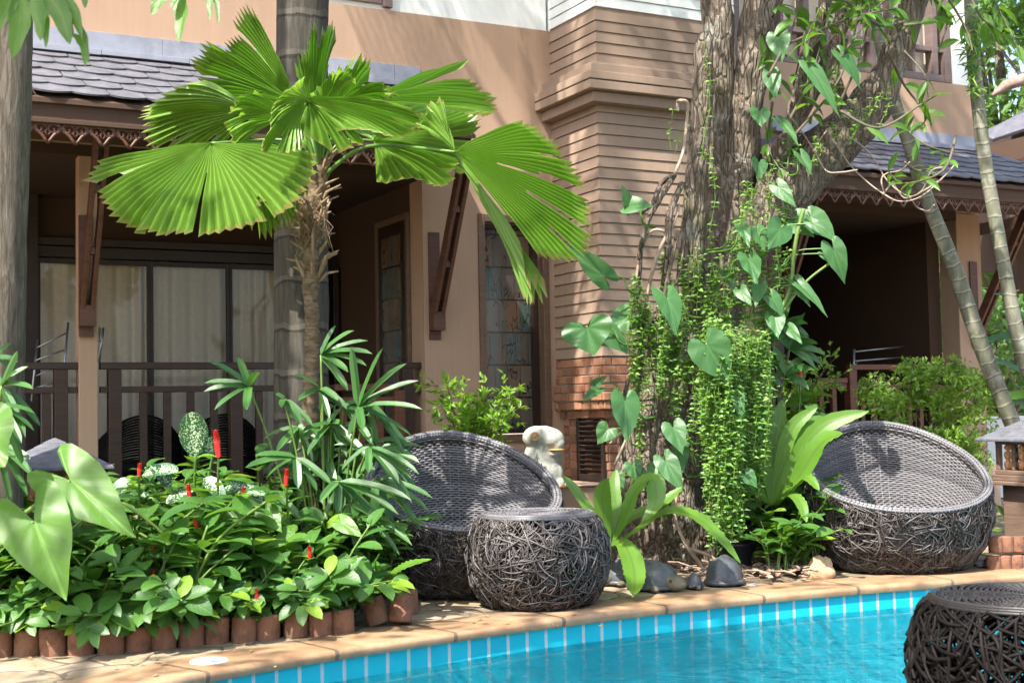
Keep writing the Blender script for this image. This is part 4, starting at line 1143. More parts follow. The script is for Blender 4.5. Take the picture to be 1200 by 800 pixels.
M['grasspl']=m_leaf('strap_leaf',(.055,.14,.045),(.10,.20,.075),rough=.4,trans=.28,vein=.1,nv=0)
def m_dieff():
    t=NT('speckled_leaf'); uv=t.n('ShaderNodeUVMap').outputs[0]; co=t.n('ShaderNodeTexCoord').outputs['Object']
    v=t.n('ShaderNodeTexVoronoi',Vector=co,Scale=110).outputs['Distance']; ax=t.math('ABSOLUTE',t.math('SUBTRACT',t.n('ShaderNodeSeparateXYZ',Vector=uv).outputs[0],.5))
    n=t.noise(24,3,.6); f=t.math('LESS_THAN',t.math('ADD',v,t.math('MULTIPLY',ax,.7)),t.math('ADD',.18,t.math('MULTIPLY',n,.75)))
    col=t.mix(f,(.025,.085,.03),(.42,.52,.30)); 
    return t.done(t.pbr(col,.4,t.bump(n,.2,.003),.5))
M['dieff']=m_dieff()
M['stem']=m_noise('green_stem',(.07,.13,.02),(.14,.22,.04),9,.5,.2,.002)
M['stem_dark']=m_noise('woody_stem',(.06,.05,.03),(.14,.12,.08),9,.8,.3,.003)
M['petiole']=m_noise('petiole',(.05,.13,.02),(.12,.24,.04),7,.4,.15,.002)
M['red']=m_noise('red_bract',(.48,.010,.012),(.70,.03,.02),40,.4,.5,.003)
M['orange_flower']=m_noise('orange_bract',(.50,.16,.04),(.6,.26,.08),40,.5,.4,.003)
def m_bark(name,c1,c2,c3,stretch=(1,1,.30),scale=24,rings=0,bd=.02,lichen=0,ringc=.5,crack=0):
    t=NT(name); n=t.noise(scale,8,.72,stretch=stretch,dist=.7); b=t.noise(2.3,4,.6)
    col=t.ramp(n,[(.30,c1),(.52,c2),(.72,c3)]); col=t.mix(t.math('MULTIPLY',b,.5),col,c1)
    h=n
    if crack:
        mp=t.n('ShaderNodeMapping',Vector=t.n('ShaderNodeTexCoord').outputs['Object'],Scale=(30,30,7)).outputs[0]
        dn=t.n('ShaderNodeVectorMath',_operation='ADD',**{'0':mp}); t.l(t.n('ShaderNodeTexNoise',Vector=mp,Scale=.8,Detail=4).outputs['Color'],dn.inputs[1])
        v=t.n('ShaderNodeTexVoronoi',Vector=dn.outputs[0],_feature='DISTANCE_TO_EDGE',Scale=1.0).outputs[0]
        cf=t.math('LESS_THAN',v,.07); col=t.mix(t.math('MULTIPLY',cf,crack),col,tuple(x*.45 for x in c1)); h=t.math('ADD',n,t.math('MINIMUM',t.math('MULTIPLY',v,4),.8))
    if lichen:
        l=t.ramp(t.noise(5,6,.75),[(.56,0),(.64,1)]); col=t.mix(t.math('MULTIPLY',l,lichen),col,(.42,.42,.36))
        g=t.ramp(t.noise(3.1,5,.7),[(.52,0),(.66,1)]); col=t.mix(t.math('MULTIPLY',g,lichen*.8),col,(.10,.12,.04))
    if rings:
        uv=t.n('ShaderNodeUVMap').outputs[0]; y=t.n('ShaderNodeSeparateXYZ',Vector=uv).outputs[1]
        yy=t.math('ADD',y,t.math('MULTIPLY',t.noise(4,3,.6),.13)); fr=t.math('FRACT',t.math('MULTIPLY',yy,rings)); r=t.math('LESS_THAN',fr,.13)
        col=t.mix(t.math('MULTIPLY',r,ringc),col,tuple(min(1,x*1.7) for x in c3)); r2=t.math('MULTIPLY',t.math('GREATER_THAN',fr,.93),.6); col=t.mix(r2,col,tuple(x*.5 for x in c1))
        h=t.math('ADD',n,t.math('MULTIPLY',r,.8))
    return t.done(t.pbr(col,.88,t.bump(h,.9,bd),.2))
M['bark']=m_bark('tree_bark',(.085,.064,.046),(.26,.205,.155),(.48,.41,.33),lichen=.55,bd=.045,crack=.22)
M['palmbark']=m_bark('grey_palm_bark',(.028,.025,.02),(.075,.068,.055),(.14,.125,.10),stretch=(1,1,.10),scale=22,rings=3.6,bd=.012,ringc=.18)
M['palmbark2']=m_bark('left_palm_bark',(.05,.04,.028),(.17,.145,.11),(.33,.29,.23),stretch=(1,1,.12),scale=48,bd=.03)
M['thinbark']=m_bark('ringed_palm_bark',(.075,.08,.05),(.20,.19,.14),(.36,.33,.26),scale=12,rings=9,bd=.006,ringc=.2,lichen=.35)
M['fanbark']=m_bark('fan_palm_bark',(.05,.032,.02),(.17,.125,.075),(.36,.29,.19),stretch=(1,1,3.5),scale=12,bd=.015)
M['fibre']=m_noise('palm_fibre',(.12,.075,.04),(.34,.24,.14),12,.9,.6,.005,stretch=(4,4,.6))
M['vine_stem']=m_noise('pale_vine',(.20,.14,.10),(.42,.33,.25),14,.8,.4,.003)

# ================================================================== big tree
tb=at(765,640,9.15)
tree=thing('tree','massive old tree with forked mossy trunk, draped in climbing vines between the egg chairs','tree',(tb.x,tb.y,-.05))
def tpath(lst,Y,n=5): return path([at(x,y,Y if len(q)==0 else q[0]) for x,y,*q in lst],n)
def radl(rs,n):
    out=[];k=len(rs)-1
    for i in range(n):
        f=i/(n-1)*k; a=int(min(f,k-1)); out.append(rs[a]+(rs[a+1]-rs[a])*(f-a))
    return out
def px2m(p,Y): return p*Y/F
m=MB()
def limb(lst,rs,Y=9.1,n=20,nz=.22,nf=2.6,flat=1.0):
    P=tpath(lst,Y,6); m.tube(P,radl([px2m(r,Y) for r in rs],len(P)),n,nz=nz,nf=nf,flat=flat)
limb([(752,690),(765,640),(780,570),(790,500),(803,430),(826,365),(846,305)],[80,64,55,50,47,46,40],n=40,nz=.34,nf=2.8)
limb([(846,340),(856,260),(867,180),(878,100),(886,40),(890,-20),(892,-90),(900,-260)],[36,27,22,20,20,20,19,16],n=28,nz=.3,nf=3.4)
limb([(822,390),(836,300),(840,220),(842,140),(841,60),(838,0),(832,-100),(820,-250)],[34,23,18,18,19,19,18,15],n=24,nz=.3,nf=3.4)
limb([(850,330),(884,270),(925,218),(962,180),(1002,145),(1028,114),(1046,74),(1065,20),(1085,-60),(1120,-170)],[36,32,31,30,29,24,18,16,15,11],n=24,nz=.3)
limb([(905,190,9.0),(930,150,8.9),(975,60,8.9),(1000,0,8.9),(1020,-80,8.8)],[14,9,7,6,5],n=10)
limb([(925,170,9.0),(935,110,8.9),(955,50,8.9),(968,0,8.9)],[10,8,6,5],n=8)
limb([(990,140,9.2),(975,80,9.3),(985,20,9.4),(990,-60,9.4)],[12,9,8,7],n=8)
limb([(715,700),(728,650),(745,600),(756,540)],[26,24,24,20],n=16,nz=.3)
limb([(830,700),(812,650),(800,590),(795,520)],[30,26,24,18],n=16,nz=.3)
tr=m.build('trunk',M['bark'],tree,smooth=True)
m=MB(); Yq=8.75
P=tpath([(806,335,8.72),(812,280,8.72),(816,210,8.72),(822,130,8.72),(825,60,8.75),(826,42,8.78)],Yq,6)
m.tube(P,radl([px2m(r,Yq) for r in (17,15,13,13,11,9)],len(P)),18,nz=.14,nf=3); m.tube([at(838,203,8.62)+Vector((0,0,0)),at(839,203,8.56)],[.045,.03],12); 
m.build('old_stem',M['bark'],tree,smooth=True,label='paler smooth leading stem with a knot hole')
# crown: real leaves on branches above the picture (they cast the dappled shade)
def crown_cloud(m,c,r,n,L,w,rng,hole=.50,sc3=.9):
    c=Vector(c); k=0; tries=0
    while k<n and tries<n*8:
        tries+=1; p=Vector((rng.uniform(-1,1),rng.uniform(-1,1),rng.uniform(-1,1)))
        if p.length>1: continue
        q=c+Vector((p.x*r[0],p.y*r[1],p.z*r[2]))
        if noise.noise(q*sc3+Vector((7,3,1)))<hole-.5: continue
        d=rdir(rng,-.5); kite(m,q,d,L*rng.uniform(.7,1.25),w*rng.uniform(.8,1.2),rdir(rng,1.2)); k+=1
rng=random.Random(21)
m=MB()
for cpt,r,n in CANOPY_MAIN: crown_cloud(m,cpt,r,n,.20,.075,rng,.5)
m.build('crown',M['tree'],tree)
m=MB()
T0=at(900,-260,9.1)
for tx in ((-1.2,6.2,6.6),(0,7.4,7.2),(2.6,6.6,6.9),(3.6,8.6,6.6),(1.2,5.4,7.4),(-.2,9.2,7.4)):
    m.tube(path([T0,T0.lerp(Vector(tx),.5)+Vector((0,0,.5)),tx],6),radl([.16,.09,.03],13),8,nz=.2)
m.build('branch',M['bark'],tree,smooth=True)
tree2=thing('tree','unseen shade tree added behind the camera so its crown dapples the terrace','tree',(-3.2,-.6,-.02))  # out of view, added to break the sunlight into dapples
m=MB(); m.tube(path([(-3.2,-.6,-.1),(-3.1,-.5,2),(-3.0,0,4.5),(-2.6,1.2,6.8)],6),radl([.22,.18,.15,.08],19),14,nz=.15)
for tx in ((-4.8,2.4,7.0),(-1.2,1.6,7.4),(-2.2,3.6,7.2),(.6,2.6,7.3)): m.tube(path([(-3.0,0,4.5),(tx[0]*.6-1.2,tx[1]*.5,6.1),tx],6),radl([.1,.07,.02],13),7,nz=.2)
m.build('trunk',M['bark'],tree2,smooth=True)
m=MB(); 
for cpt,r,n in CANOPY_BACK: crown_cloud(m,cpt,r,n,.20,.08,rng,.5)
m.build('crown',M['tree'],tree2)
# leafy twigs of the tree that hang inside the picture
def twig_leaves(m,ms,pts,rad,n,L,w,rng,kind='lance',droop=.9,spread=.8):
    P=path(pts,6); ms.tube(P,radl([rad,rad*.4],len(P)),5)
    for i in range(n):
        f=rng.uniform(.15,1); k=f*(len(P)-1); a=int(min(k,len(P)-2)); p=P[a].lerp(P[a+1],k-a)
        d=(P[a+1]-P[a]).normalized()*.5+rdir(rng,-.5)*spread
        l=L*rng.uniform(.65,1.25); blade(m,p,d,l,w*l/L*rng.uniform(.85,1.15),rdir(rng,.8)+TOCAM*.6,droop,5,kind,.15)
m=MB(); ms=MB(); rng=random.Random(4)
for lst,n,L,w in (
   ([(985,130),(1030,150),(1080,122),(1100,110)],7,.17,.045),([(1085,-10),(1110,20),(1100,60)],6,.16,.05),([(1040,60),(1060,100),(1085,135),(1075,150)],8,.13,.045),
   ([(1060,30),(1090,25),(1105,10)],5,.15,.05),([(920,150),(955,80),(975,0)],16,.17,.055),([(930,160),(985,90),(1010,0)],14,.16,.05),([(900,90),(930,30),(935,-20)],12,.17,.06),
   ([(980,130),(1010,60),(1020,0)],9,.13,.045),([(905,60),(950,40),(1000,20),(1050,10)],14,.16,.05),([(990,0),(1030,30),(1060,25)],6,.16,.05),
   ([(1130,-20),(1150,20),(1175,40)],9,.19,.055),([(1100,-20),(1130,30),(1140,60)],6,.17,.05),
   ([(1120,160),(1105,200),(1060,215),(1040,200)],12,.13,.035),([(1115,180),(1085,170),(1060,150)],8,.14,.04),([(1060,190),(1075,200),(1100,195)],5,.13,.035),
   ([(905,120),(900,170),(915,200)],8,.09,.04),([(850,330),(860,280),(870,250)],8,.07,.03)):
    twig_leaves(m,ms,[at(x,y,8.7+rng.uniform(-.2,.2)) for x,y in lst],.011,n,L,w,rng)
    m.build('foliage',M['tree'],tree); ms.build('twig',M['stem_dark'],tree,smooth=True); m=MB(); ms=MB()
m=MB(); ms=MB(); rng=random.Random(19)
for lst,n,L,w in (([(950,60),(980,20),(1010,-20)],16,.15,.05),([(905,20),(925,-10),(950,-30)],12,.17,.055),([(960,110),(990,60),(1030,10)],14,.13,.045),([(1000,30),(1040,0),(1080,-20)],14,.16,.05),([(890,30),(905,70),(915,110)],10,.15,.05),([(1060,60),(1085,90),(1080,110)],8,.12,.04),([(930,100),(940,60),(960,10)],12,.14,.05),([(1150,-30),(1170,10),(1195,60)],9,.18,.05)):
    twig_leaves(m,ms,[at(x,y,8.75+rng.uniform(-.3,.25)) for x,y in lst],.007,n,L,w,rng)
    m.build('foliage',M['tree'],tree); ms.build('twig',M['stem_dark'],tree,smooth=True); m=MB(); ms=MB()
# aerial vines
lo=thing('bare_vine','pale bare vine stems looping from the right limb in front of the tiled eave','vine',tuple(at(985,165,8.8)))
for l in ([(922,132),(940,155),(955,178),(968,200),(985,202),(1005,199)],[(979,167),(995,192),(1015,212),(1035,227),(1055,236),(1080,230),(1105,208),(1120,192)],
          [(995,160),(1020,180),(1040,212),(1065,230),(1085,222),(1100,212)],[(1036,227),(1033,210),(1040,203),(1055,200),(1066,190)],[(955,178),(960,165),(970,152)],[(1066,231),(1075,243),(1088,247),(1095,240)],[(1035,228),(1046,216),(1060,232),(1080,224),(1092,200),(1110,196)]):
    m=MB(); m.tube(path([at(x,y,8.75+.12*sin(i)) for i,(x,y) in enumerate(l)],5),.0052,6,nz=.2,nf=20); m.build('stem',M['vine_stem'],lo,smooth=True)
cv=thing('woody_climber','woody climber stems running up the left side of the big trunk','vine',tuple(at(760,640,8.6)))
for l,r in (([(758,640),(752,560),(745,480),(752,400),(748,330),(755,270),(775,230),(790,205)],.018),([(770,600),(765,520),(770,450),(762,400),(775,350),(782,300),(785,250),(800,215)],.022),
          ([(735,560),(728,500),(735,450),(752,420),(748,380)],.014),([(750,420),(758,350),(770,300),(790,260),(796,240)],.012),([(768,450),(774,400),(782,330),(795,270)],.015),
          ([(745,330),(752,290),(765,270),(780,272)],.010),([(795,130),(794,120),(798,118),(806,122),(804,150),(800,180),(790,205)],.010),([(790,205),(775,215),(766,235),(750,250)],.016),
          ([(715,520),(735,500),(740,500),(720,545)],.010),([(840,690),(820,660),(805,640),(790,600),(800,560)],.012),([(800,640),(830,650),(842,660),(850,680)],.010)):
    m=MB(); m.tube(path([at(x,y,8.50+.05*sin(i*2)) for i,(x,y) in enumerate(l)],5),r,8,nz=.3,nf=12); m.build('stem',M['vine_stem'] if r<.013 else M['bark'],cv,smooth=True)

# ================================================================== philodendron on the tree
ph=thing('philodendron','climbing philodendron with big glossy heart-shaped leaves on the large tree','climbing plant',tuple(at(800,560,8.4)))
PL=[((782,350),(796,390),35,8.25),((829,405),(857,451),50,8.15),((915,267),(901,292),34,8.3),((877,303),(888,332),30,8.3),((870,267),(879,287),17,8.35),((887,270),(898,293),22,8.4),
((976,291),(993,332),28,8.4),((966,297),(983,312),13,8.45),((938,334),(973,366),16,8.4),((934,331),(949,358),18,8.45),((951,255),(982,282),34,8.5),((931,259),(954,275),38,8.55),((953,262),(975,279),13,8.4),
((912,219),(933,242),20,8.5),((908,372),(912,395),24,8.4),((707,323),(666,284),28,8.3),((737,240),(729,216),18,8.3),((737,242),(766,240),26,8.3),((688,384),(697,417),62,8.2),((707,387),(741,414),30,8.3),((735,372),(707,388),34,8.45),
((912,44),(916,71),29,8.6),((904,88),(909,116),22,8.6),((890,131),(892,149),26,8.6),((917,145),(938,168),18,8.6),((951,80),(988,133),22,8.5),((987,65),(1015,101),24,8.5),((889,191),(890,210),22,8.5),((939,184),(952,204),19,8.5),
((732,470),(736,518),38,8.1),((712,503),(700,520),26,8.3),((789,501),(800,531),29,8.2),((798,528),(797,561),20,8.3),((780,540),(801,577),28,8.2),((861,509),(868,531),17,8.3),((874,556),(888,571),20,8.2),((863,462),(871,494),18,8.2),
((700,456),(682,470),14,8.3),((697,450),(712,440),12,8.3),((848,430),(852,460),20,8.3),((905,350),(920,372),22,8.4),((890,335),(885,360),18,8.4),((925,385),(940,402),15,8.4),((868,340),(880,356),18,8.4),((850,320),(862,340),16,8.5),((741,545),(748,565),22,8.3),((758,552),(770,575),26,8.3),((722,558),(732,572),18,8.3)]
rng=random.Random(8)
for i,(a,t,w,Y) in enumerate(PL):
    A=at(a[0],a[1],Y); T=at(t[0],t[1],Y-.06+rng.uniform(-.05,.05)); N=Vector((rng.uniform(-.45,.45),-1,rng.uniform(.1,.6)))
    m=MB(); heart(m,A,T,w*Y/F,N,HEART if i%4 else ARROW,4,rng.uniform(.03,.25),rng.uniform(.06,.30),rng.uniform(.015,.045))
    lf=m.build('leaf',M['philo'],ph,smooth=True)
    core=at(a[0]+(10 if a[0]<925 else -14),a[1]+22,Y+.12) if a[1]<225 else Vector((at(835,a[1]+18,Y).x if 760<a[0]<905 else at(860 if a[0]>800 else 775,a[1]+45,Y).x,Y+.30,A.z-.10)); mid=A.lerp(core,.5)+Vector((0,-.05,-.05))
    ms=MB(); ms.tube(path([A,A.lerp(core,.35)+Vector((0,-.03,.03)),mid,core],4),radl([.004,.007],13),6); o=ms.build('petiole',M['petiole'],ph,smooth=True)
m=MB(); m.tube(path([at(x,y,8.45) for x,y in ((870,420),(905,380),(925,340),(930,300),(935,270),(942,245))],5),.013,8); m.tube(path([at(x,y,8.45) for x,y in ((900,390),(940,335),(970,310),(980,302))],5),.008,6)
m.build('stem',M['stem'],ph,smooth=True)

# ================================================================== hanging button vines
def curtain(name,label,strands,rng,Lf=.036,wf=.026,sp=.025,group=None):
    x,y,_,Y=strands[0]; c=at(x,y,Y); root=thing(name,label,'hanging vine',tuple(c),group)
    m=MB(); ms=MB()
    for (x,y0,y1,Y) in strands:
        a=at(x,y0,Y); b=at(x+rng.uniform(-6,6),y1,Y-.03); L=(b-a).length; n=max(3,int(L/.10)); ph_=rng.uniform(0,6)
        P=[a.lerp(b,i/n)+Vector((.026*sin(ph_+i*.9)+.012*noise.noise(Vector((i*.8,ph_,x))),.022*cos(ph_+i*.7),0)) for i in range(n+1)]; ms.tube(P,.0022,4,cap=False)
        k=0; s=0
        while s<L:
            f=s/L*n; i=int(min(f,n-1)); p=P[i].lerp(P[i+1],f-i); a0=ph_+k*1.25
            for sg in (0,PI):
                d=Vector((cos(a0+sg),sin(a0+sg),rng.uniform(-.5,.35))).normalized(); 
                kite(m,p,d,Lf*rng.uniform(.5,1.45),wf*rng.uniform(.6,1.35),Vector((rng.uniform(-.5,.5),-.6,1)))
            s+=sp*rng.choice((.6,.8,1,1.3,2.2)); k+=1
    m.build('foliage',M['button'],root); ms.build('strand',M['stem'],root)
    return root
rng=random.Random(31); S=[]
for i in range(88):
    x=rng.gauss(848,15) if i<72 else rng.uniform(822,872); S.append((x,rng.uniform(372,440),rng.uniform(540,650) if abs(x-850)<18 else rng.uniform(480,600),rng.uniform(8.15,8.5)))
curtain('hanging_vine','dense light green curtain of tiny-leaved vine down the middle of the tree',S,rng)
S=[(rng.uniform(872,897),rng.uniform(385,440),rng.uniform(480,590),rng.uniform(8.3,8.5)) for i in range(28)]
curtain('hanging_vine','narrower tiny-leaved vine strands right of the dense curtain',S,rng)
S=[(rng.uniform(735,748),rng.uniform(320,350),rng.uniform(420,570),8.4) for i in range(5)]+[(rng.uniform(742,800),rng.uniform(330,400),rng.uniform(420,470),rng.uniform(8.4,8.55)) for i in range(30)]
curtain('hanging_vine','sparse tiny-leaved vine strands on the left flank of the tree',S,rng)
S=[(x,y,y+rng.uniform(25,90),8.5) for x,y in [(rng.uniform(775,905),rng.uniform(290,420)) for i in range(95)]]+[(x,y,y+rng.uniform(15,60),8.55) for x,y in [(rng.uniform(865,930),rng.uniform(200,330)) for i in range(48)]]
curtain('climbing_vine','tiny-leaved vine carpet where the two trunks fork',S,rng)
S=[(x,y,y+rng.uniform(10,34),Y) for x,y,Y in [(895+1.0*k+rng.uniform(-8,8),205-.62*k+rng.uniform(-24,8),8.72) for k in range(0,150,6)]]
curtain('climbing_vine','creeper growing along the top of the right-hand limb',S,rng,sp=.035)
S=[(829+rng.uniform(-3,3),175,330,8.45),(830,50,190,8.6),(780,560,620,8.5),(787,130,175,8.5),(800,150,180,8.5),(905,250,330,8.4)]
curtain('climbing_vine','thin creeper threads down the front of the trunk',S,rng,sp=.04)

# ================================================================== fan palm
fp0=gnd(366,640); FY=7.35; b=at(366,660,FY)
fan=thing('fan_palm','fan palm with huge pleated round leaves on a slim shaggy trunk, left of centre','palm',(b.x,b.y,0))
m=MB(); P=path([Vector((b.x,b.y,-.05)),at(367,535,FY),at(364,470,FY),at(366,400,FY),at(364,320,FY),at(368,250,FY),at(374,200,FY),at(376,165,FY)],10)
m.tube(P,[px2m(r,FY)*(1+.10*sin(i*1.7)) for i,r in enumerate(radl([10,9.5,8.8,8.6,9,11,9,5],len(P)))],18,nz=.22,nf=14)
m.build('trunk',M['fanbark'],fan,smooth=True)
rng=random.Random(9)
m=MB()
for i in range(85):
    y=rng.uniform(188,330) ; c=at(367+(8 if y<240 else 0)*(240-y)/60,y,FY); a=rng.uniform(0,2*PI); r=px2m(9,FY); d=Vector((cos(a),sin(a),0)); L=rng.uniform(.05,.22)
    p0=c+d*r*.6-Vector((0,0,.05)); p1=p0+d*rng.uniform(.02,.06)+Vector((0,0,L*.6)); p2=p1+d*rng.uniform(.01,.09)+Vector((0,0,L*rng.uniform(.1,.5)))
    m.tube([p0,p1,p2],[.013,.010,.004],5,nz=.3,nf=20,flat=.5)
for i in range(60):
    c=at(352+rng.uniform(-8,30),rng.uniform(228,262),FY-.05); m.tube([c,c+Vector((rng.uniform(-.06,.06),rng.uniform(-.05,.05),rng.uniform(-.08,.02))),c+Vector((rng.uniform(-.09,.09),rng.uniform(-.05,.05),rng.uniform(-.22,-.02)))],.0022,3)
m.build('leaf_base_fibre',M['fibre'],fan,smooth=True)
def fanleaf(hub,A,B,th0,th1,Y,dz=(0,0),npl=26,pleat=.016,droop=.12,teeth=.05,cup=.0,label=None,split=()):
    """hub px, A and B: the pixel vectors of the 0 and 90 degree rays with their depth offsets in metres"""
    H=at(hub[0],hub[1],Y); VA=at(hub[0]+A[0],hub[1]+A[1],Y+A[2])-H; VB=at(hub[0]+B[0],hub[1]+B[1],Y+B[2])-H
    N=VA.cross(VB).normalized(); 
    if N.y>0: N=-N
    m=MB(); K=npl*2; R_=9; vs=[];uv=[]; rs=random.Random(int(hub[0]*7+npl)); sg_=[];cur=0;g=(0,1.0);left=rs.randint(4,9)*2
    for i in range(K+1):
        if left==0: cur+=1; left=rs.randint(3,8)*2; g=(rs.uniform(-.06,.06),rs.uniform(.93,1.04))
        sg_.append((cur,)+g); left-=1
    for i in range(K+1):
        f=i/K; th=math.radians(th0+(th1-th0)*f); edge=1-.10*abs(2*f-1)**6+.03*noise.noise(Vector((i*.35,hub[0],0)))
        cid,go,gl=sg_[i]
        for r in range(R_+1):
            q=r/R_; L=q*edge*(1+(gl-1)*q)
            if r==R_: L+=teeth*(.8 if i%2 else -.8)+.05*noise.noise(Vector((i*1.7,hub[1],3)))
            p=H+(VA*cos(th)+VB*sin(th))*L
            p=p+N*((pleat if i%2 else -pleat)*min(1,q*1.15)*(1+.2*q)) + N*cup*q*q*cos(2*th)+Vector((0,0,-droop*q*q*(VA.length)))
            p=p+N*(go*q**3+.035*q*q*sin(f*15+hub[0]))+Vector((0,0,-.05*q**4))
            p=p+N*.03*noise.noise(Vector((f*5,q*2,hub[1]*.1)))
            vs.append(p); uv.append((.25+.5*(i%2),q))
    fs=[]
    for i in range(K):
        gap = any(abs((i/K)-s)<.6/K for s in split)
        for r in range(R_):
            if gap and r>2: continue
            if i<K and sg_[i][0]!=sg_[i+1][0] and r>=R_-2-(sg_[i][0]%3): continue
            a=i*(R_+1)+r; fs.append((a,a+1,a+R_+2,a+R_+1))
    m.add(vs,fs,uv); o=m.build('leaf',M['fan'],fan)
    top=at(374+ (hub[0]-374)*.04,205,FY); mid=top.lerp(H,.5)+Vector((0,0,.10))
    ms=MB(); ms.tube(path([top,top.lerp(H,.25)+Vector((0,0,.10)),mid,H],5),radl([.013,.010,.007],16),8); q=ms.build('petiole',M['petiole'],fan,smooth=True)
    return o
# hub, A ray, B ray, angle range
fanleaf((247,168),(-5,100,-.28),(-140,22,.0),-75,98,7.05,npl=34,droop=.0,pleat=.013,split=(.46,))
fanleaf((247,168),(98,10,-.05),(0,92,-.20),-8,62,7.12,npl=14,droop=.0)
fanleaf((300,128),(-125,22,.35),(40,60,.2),-70,45,7.45,npl=20,droop=.05)
fanleaf((352,128),(-84,-100,.25),(45,-82,.1),-40,30,7.55,npl=22,droop=.02)
fanleaf((345,120),(-110,-38,.15),(-20,-80,.1),-28,40,7.5,npl=13,droop=.02)
fanleaf((366,150),(-8,-108,.25),(42,-80,.15),-18,60,7.6,npl=17,droop=.0)
fanleaf((384,150),(22,-85,.05),(50,-30,.0),-20,55,7.4,npl=10,droop=.0)
fanleaf((358,116),(-45,22,-.22),(4,-46,.05),-88,70,6.95,npl=22,droop=.0,pleat=.009)
fanleaf((358,116),(95,30,-.10),(100,-8,.0),-25,85,6.98,npl=18,droop=.0,pleat=.010)
fanleaf((362,118),(20,42,-.10),(70,20,-.1),-40,60,7.0,npl=12,droop=.0)
fanleaf((430,118),(150,-8,.10),(10,-44,.28),-20,62,7.25,npl=22,droop=.0,pleat=.015)
fanleaf((438,165),(120,-20,.25),(-20,-62,.3),-32,130,7.5,npl=30,droop=.0,pleat=.014)
fanleaf((438,165),(58,38,-.1),(92,-5,.05),-30,75,7.42,npl=16,droop=.0,pleat=.014)
fanleaf((533,178),(140,14,-.20),(66,122,-.25),-34,74,6.85,npl=34,droop=.0,pleat=.012,split=(.42,))
fanleaf((533,178),(-20,-70,.05),(-42,10,-.10),-12,55,6.9,npl=8,droop=.0,pleat=.010)
fanleaf((533,178),(50,72,-.12),(90,142,.05),20,84,6.98,npl=13,droop=.0,pleat=.012)
fanleaf((398,122),(52,-38,-.05),(40,10,-.1),-30,60,7.15,npl=14,pleat=.012)
fanleaf((335,140),(-60,-40,-.1),(-30,40,-.1),-30,60,7.2,npl=14,pleat=.012)
fanleaf((378,130),(12,-60,-.1),(40,-20,-.1),-35,50,7.1,npl=12,pleat=.010)
fanleaf((372,190),(-8,-60,.1),(30,-55,.1),-30,40,7.35,npl=7,droop=.0,pleat=.008)
fanleaf((290,165),(80,40,.3),(-20,85,.35),-20,80,7.45,npl=20,droop=.0)

# ================================================================== lady palms (rhapis)
def fanblades(m,ms,hub,tips,Y,w=.036,rng=None,base=None):
    H=at(hub[0],hub[1],Y)
    for (x,y) in tips:
        T=at(x,y,Y+rng.uniform(-.18,.10)); L=(T-H).length*1.03; d=(T-H).normalized()
        blade(m,H,d+Vector((0,0,.20)),L,w*rng.uniform(.85,1.25),Vector((rng.uniform(-.4,.4),-.7,1)),.42,7,'strap',.22)
    if base: 
        B=at(*base); ms.tube(path([B,B.lerp(H,.5)+Vector((0,0,.06)),H],5),.006,6)
rh=thing('lady_palm','lady palm clump with glossy finger-like leaves around the fan palm trunk','palm',tuple(gnd(380,655)))
rng=random.Random(12); m=MB(); ms=MB()
HB=[((420,477),[(412,408),(448,409),(475,427),(489,447),(493,481),(480,512),(425,505)],7.0),((376,416),[(414,388),(435,416),(428,430),(407,437),(406,458),(393,382),(430,400)],7.2),
((292,453),[(279,419),(302,437),(240,450),(247,425),(253,481),(240,460),(289,481)],7.1),((333,468),[(365,500),(352,497),(323,462),(330,478)],7.1),
((432,523),[(402,551),(432,555),(454,562),(466,567),(480,562),(489,557),(480,590)],6.9),((347,536),[(289,549),(313,562),(349,572),(370,575),(386,568),(337,565),(300,535)],6.95),
((396,564),[(412,604),(435,607),(464,604),(480,588),(376,588),(396,600),(450,620)],6.85),((430,470),[(455,500),(470,530),(440,520),(410,510),(480,535)],7.1),
((385,500),[(420,520),(405,535),(370,530),(355,515),(430,540),(440,505)],7.25),((350,500),[(325,530),(340,545),(365,540),(310,515),(375,525)],7.25),((410,590),[(440,640),(465,650),(480,640),(400,640),(420,650)],6.9),
((440,560),[(470,590),(500,600),(490,620),(460,620),(440,610),(505,585)],7.0),((375,455),[(345,440),(350,470),(395,470),(405,480),(385,490)],7.2),((320,575),[(290,600),(300,615),(330,620),(350,610),(280,585)],7.1)]
for h,t,Y in HB: fanblades(m,ms,h,t,Y,rng=rng,base=(h[0]*.4+385*.6,630,7.2))
for i in range(16):
    h=(rng.uniform(345,455),rng.uniform(470,600)); fanblades(m,ms,h,[(h[0]+rng.uniform(-50,50),h[1]+rng.uniform(-10,55)) for _ in range(7)],rng.uniform(7.15,7.5),rng=rng,base=(h[0]*.4+385*.6,630,7.3))
m.build('foliage',M['lily'],rh); ms.build('stem',M['stem'],rh,smooth=True)
rh2=thing('lady_palm','lady palm leaves poking in at the left picture edge over the grey palm trunk','palm',tuple(gnd(-10,720)))
m=MB(); ms=MB()
for h,t,Y in (((2,452),[(20,412),(32,430),(38,457),(45,500),(28,512),(15,490),(20,436),(-20,420)],6.2),((0,475),[(24,520),(38,505),(40,485),(10,520),(26,545)],6.1),((-5,520),[(20,555),(38,560),(30,580),(12,590),(35,540)],6.3),((-8,420),[(14,402),(20,425),(18,440)],6.4)): fanblades(m,ms,h,t,Y,.030,rng,(-15,640,6.3))
m.build('foliage',M['lily'],rh2); ms.build('stem',M['stem'],rh2,smooth=True)

